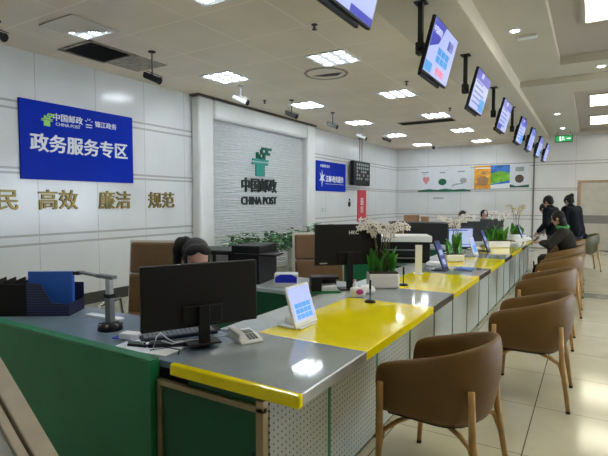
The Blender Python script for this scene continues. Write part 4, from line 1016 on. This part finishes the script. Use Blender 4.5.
    for s_ in (-1, 1):
        e_ = MB().ball((s_*.03, .083, .012), (.011, .006, .006), u=8, v=6); me = mb_mesh(e_); me.transform(Mx); me.materials.append(M['eye']); o = bpy.data.objects.new('eye', me); C.objects.link(o); o.parent = t
        e_ = MB().box((s_*.031, .086, .030), (.026, .006, .005)); me = mb_mesh(e_); me.transform(Mx); me.materials.append(M['hair']); o = bpy.data.objects.new('eyebrow', me); C.objects.link(o); o.parent = t
    e_ = MB().ball((0, .087, -.055), (.020, .006, .006), u=8, v=6); me = mb_mesh(e_); me.transform(Mx); me.materials.append(M['lips']); o = bpy.data.objects.new('mouth', me); C.objects.link(o); o.parent = t
    if extra_collar:
        c_ = MB(); nb = V['neckb']; ring = [nb+Vector((.075*math.cos(R(a)), .075*math.sin(R(a)), .025+.02*math.sin(R(a)))) for a in range(0, 361, 30)]
        c_.tube(ring, .03, 8).build('collar', extra_collar, t, smooth=True)
    return t
def turn(J, ang_, base=(0, 0, 0)):
    m_ = Matrix.Rotation(ang_, 3, 'Z'); return {k: m_ @ Vector(v) for k, v in J.items()}
def sitting(lean=.12, arm='desk', seat=.47):
    """faces local +y"""
    z0 = seat+.08
    J = dict(pelvis=(0, 0, z0+.02), waist=(0, .02+lean*.3, z0+.19), chest=(0, .02+lean*.8, z0+.38), neckb=(0, .02+lean*1.05, z0+.53), neck=(0, .03+lean*1.2, z0+.58), head=(0, .06+lean*1.35, z0+.69),
        hipL=(-.09, .05, z0), hipR=(.09, .05, z0), kneeL=(-.11, .44, z0), kneeR=(.11, .44, z0), ankL=(-.11, .42, .09), ankR=(.11, .42, .09), toeL=(-.12, .56, .04), toeR=(.12, .56, .04),
        shL=(-.17, .02+lean, z0+.46), shR=(.17, .02+lean, z0+.46))
    J.update(elL=(-.24, .20+lean, z0+.25), elR=(.24, .20+lean, z0+.25), wrL=(-.13, .42+lean, z0+.28), wrR=(.13, .42+lean, z0+.28)); return J
def standing(h=1.7, lean=.0):
    s = h/1.75
    J = dict(pelvis=(0, 0, .95*s), waist=(0, lean*.3, 1.12*s), chest=(0, lean*.8, 1.30*s), neckb=(0, lean*1.1, 1.45*s), neck=(0, lean*1.25+.01, 1.50*s), head=(0, lean*1.5+.03, 1.60*s),
        hipL=(-.09, 0, .90*s), hipR=(.09, 0, .90*s), kneeL=(-.10, .02, .50*s), kneeR=(.10, .02, .50*s), ankL=(-.10, 0, .09), ankR=(.10, 0, .09), toeL=(-.11, .15, .04), toeR=(.11, .15, .04),
        shL=(-.18, lean, 1.40*s), shR=(.18, lean, 1.40*s), elL=(-.24, lean*.6+.02, 1.12*s), elR=(.24, lean*.6+.02, 1.12*s), wrL=(-.22, lean+.16, .95*s), wrR=(.22, lean+.16, .95*s)); return J
# bent staff woman, looking down towards her keyboard
a1 = math.atan2(-.8, .85)-math.pi/2
J = sitting(.22, seat=.44); J['head'] = (0, .36, .44+.08+.62); J['neck'] = (0, .29, .44+.08+.55)
person('staff woman with tied black hair bending down behind the nearest monitor', (-2.71, 2.76, -.02), turn(J, a1), (Matrix.Rotation(a1, 3, 'Z') @ Vector((-.12, 1, -.38))), 'uniform', 'trousers', 'pony', .0095, hs=1.16)
# seated customer at the counter, facing -x
a2 = R(90)
J = sitting(.12, seat=.50); J['wrL'] = (-.10, .46, .50+.08+.27); J['wrR'] = (.12, .46, .50+.08+.27)
person('seated customer in a dark padded jacket with a green collar holding white paper', (-.25, 9.05, 0), turn(J, a2), (-1, .15, -.4), 'jacket', 'trousers', 'long', .0095, extra_collar='collar', bulk=1.2)
ps = tag(MB().box((0, 0, 0), (.24, .20, .006), (R(8), R(-16), 0)).build('held_paper', 'paper', None, loc=(-.98, 8.86, .90), rot=(0, 0, R(20))), 'white papers held by the seated customer over the counter', 'papers')
a3 = R(75)
J = standing(1.72, .10); person('standing customer in black with hair in a bun, behind the seated customer', (-.27, 11.72, 0), turn(J, R(55)), (-.8, .6, -.25), 'navycoat', 'trousers', 'bun', bulk=1.3)
J = standing(1.70, .08); person('standing dark haired customer left of the bun haired one', (-.64, 11.2, 0), turn(J, R(70)), (-1, .5, -.4), 'navycoat', 'trousers', 'short', bulk=1.2)
J = standing(1.52, .12); person('shorter person leaning over the far end of the counter', (-.72, 12.2, 0), turn(J, R(80)), (-1, .4, -.5), 'greycoat', 'trousers', 'short')
# far staff
J = sitting(.1, seat=.46); person('far staff member with black hair behind the lit monitor', (-2.42, 10.7, 0), turn(J, R(-165)), (.3, -1, -.3), 'uniform', 'trousers', 'short')
J = sitting(.1, seat=.46); person('far staff member with black hair behind the black monitor', (-2.25, 12.2, 0), turn(J, R(-165)), (.3, -1, -.3), 'uniform', 'trousers', 'short')
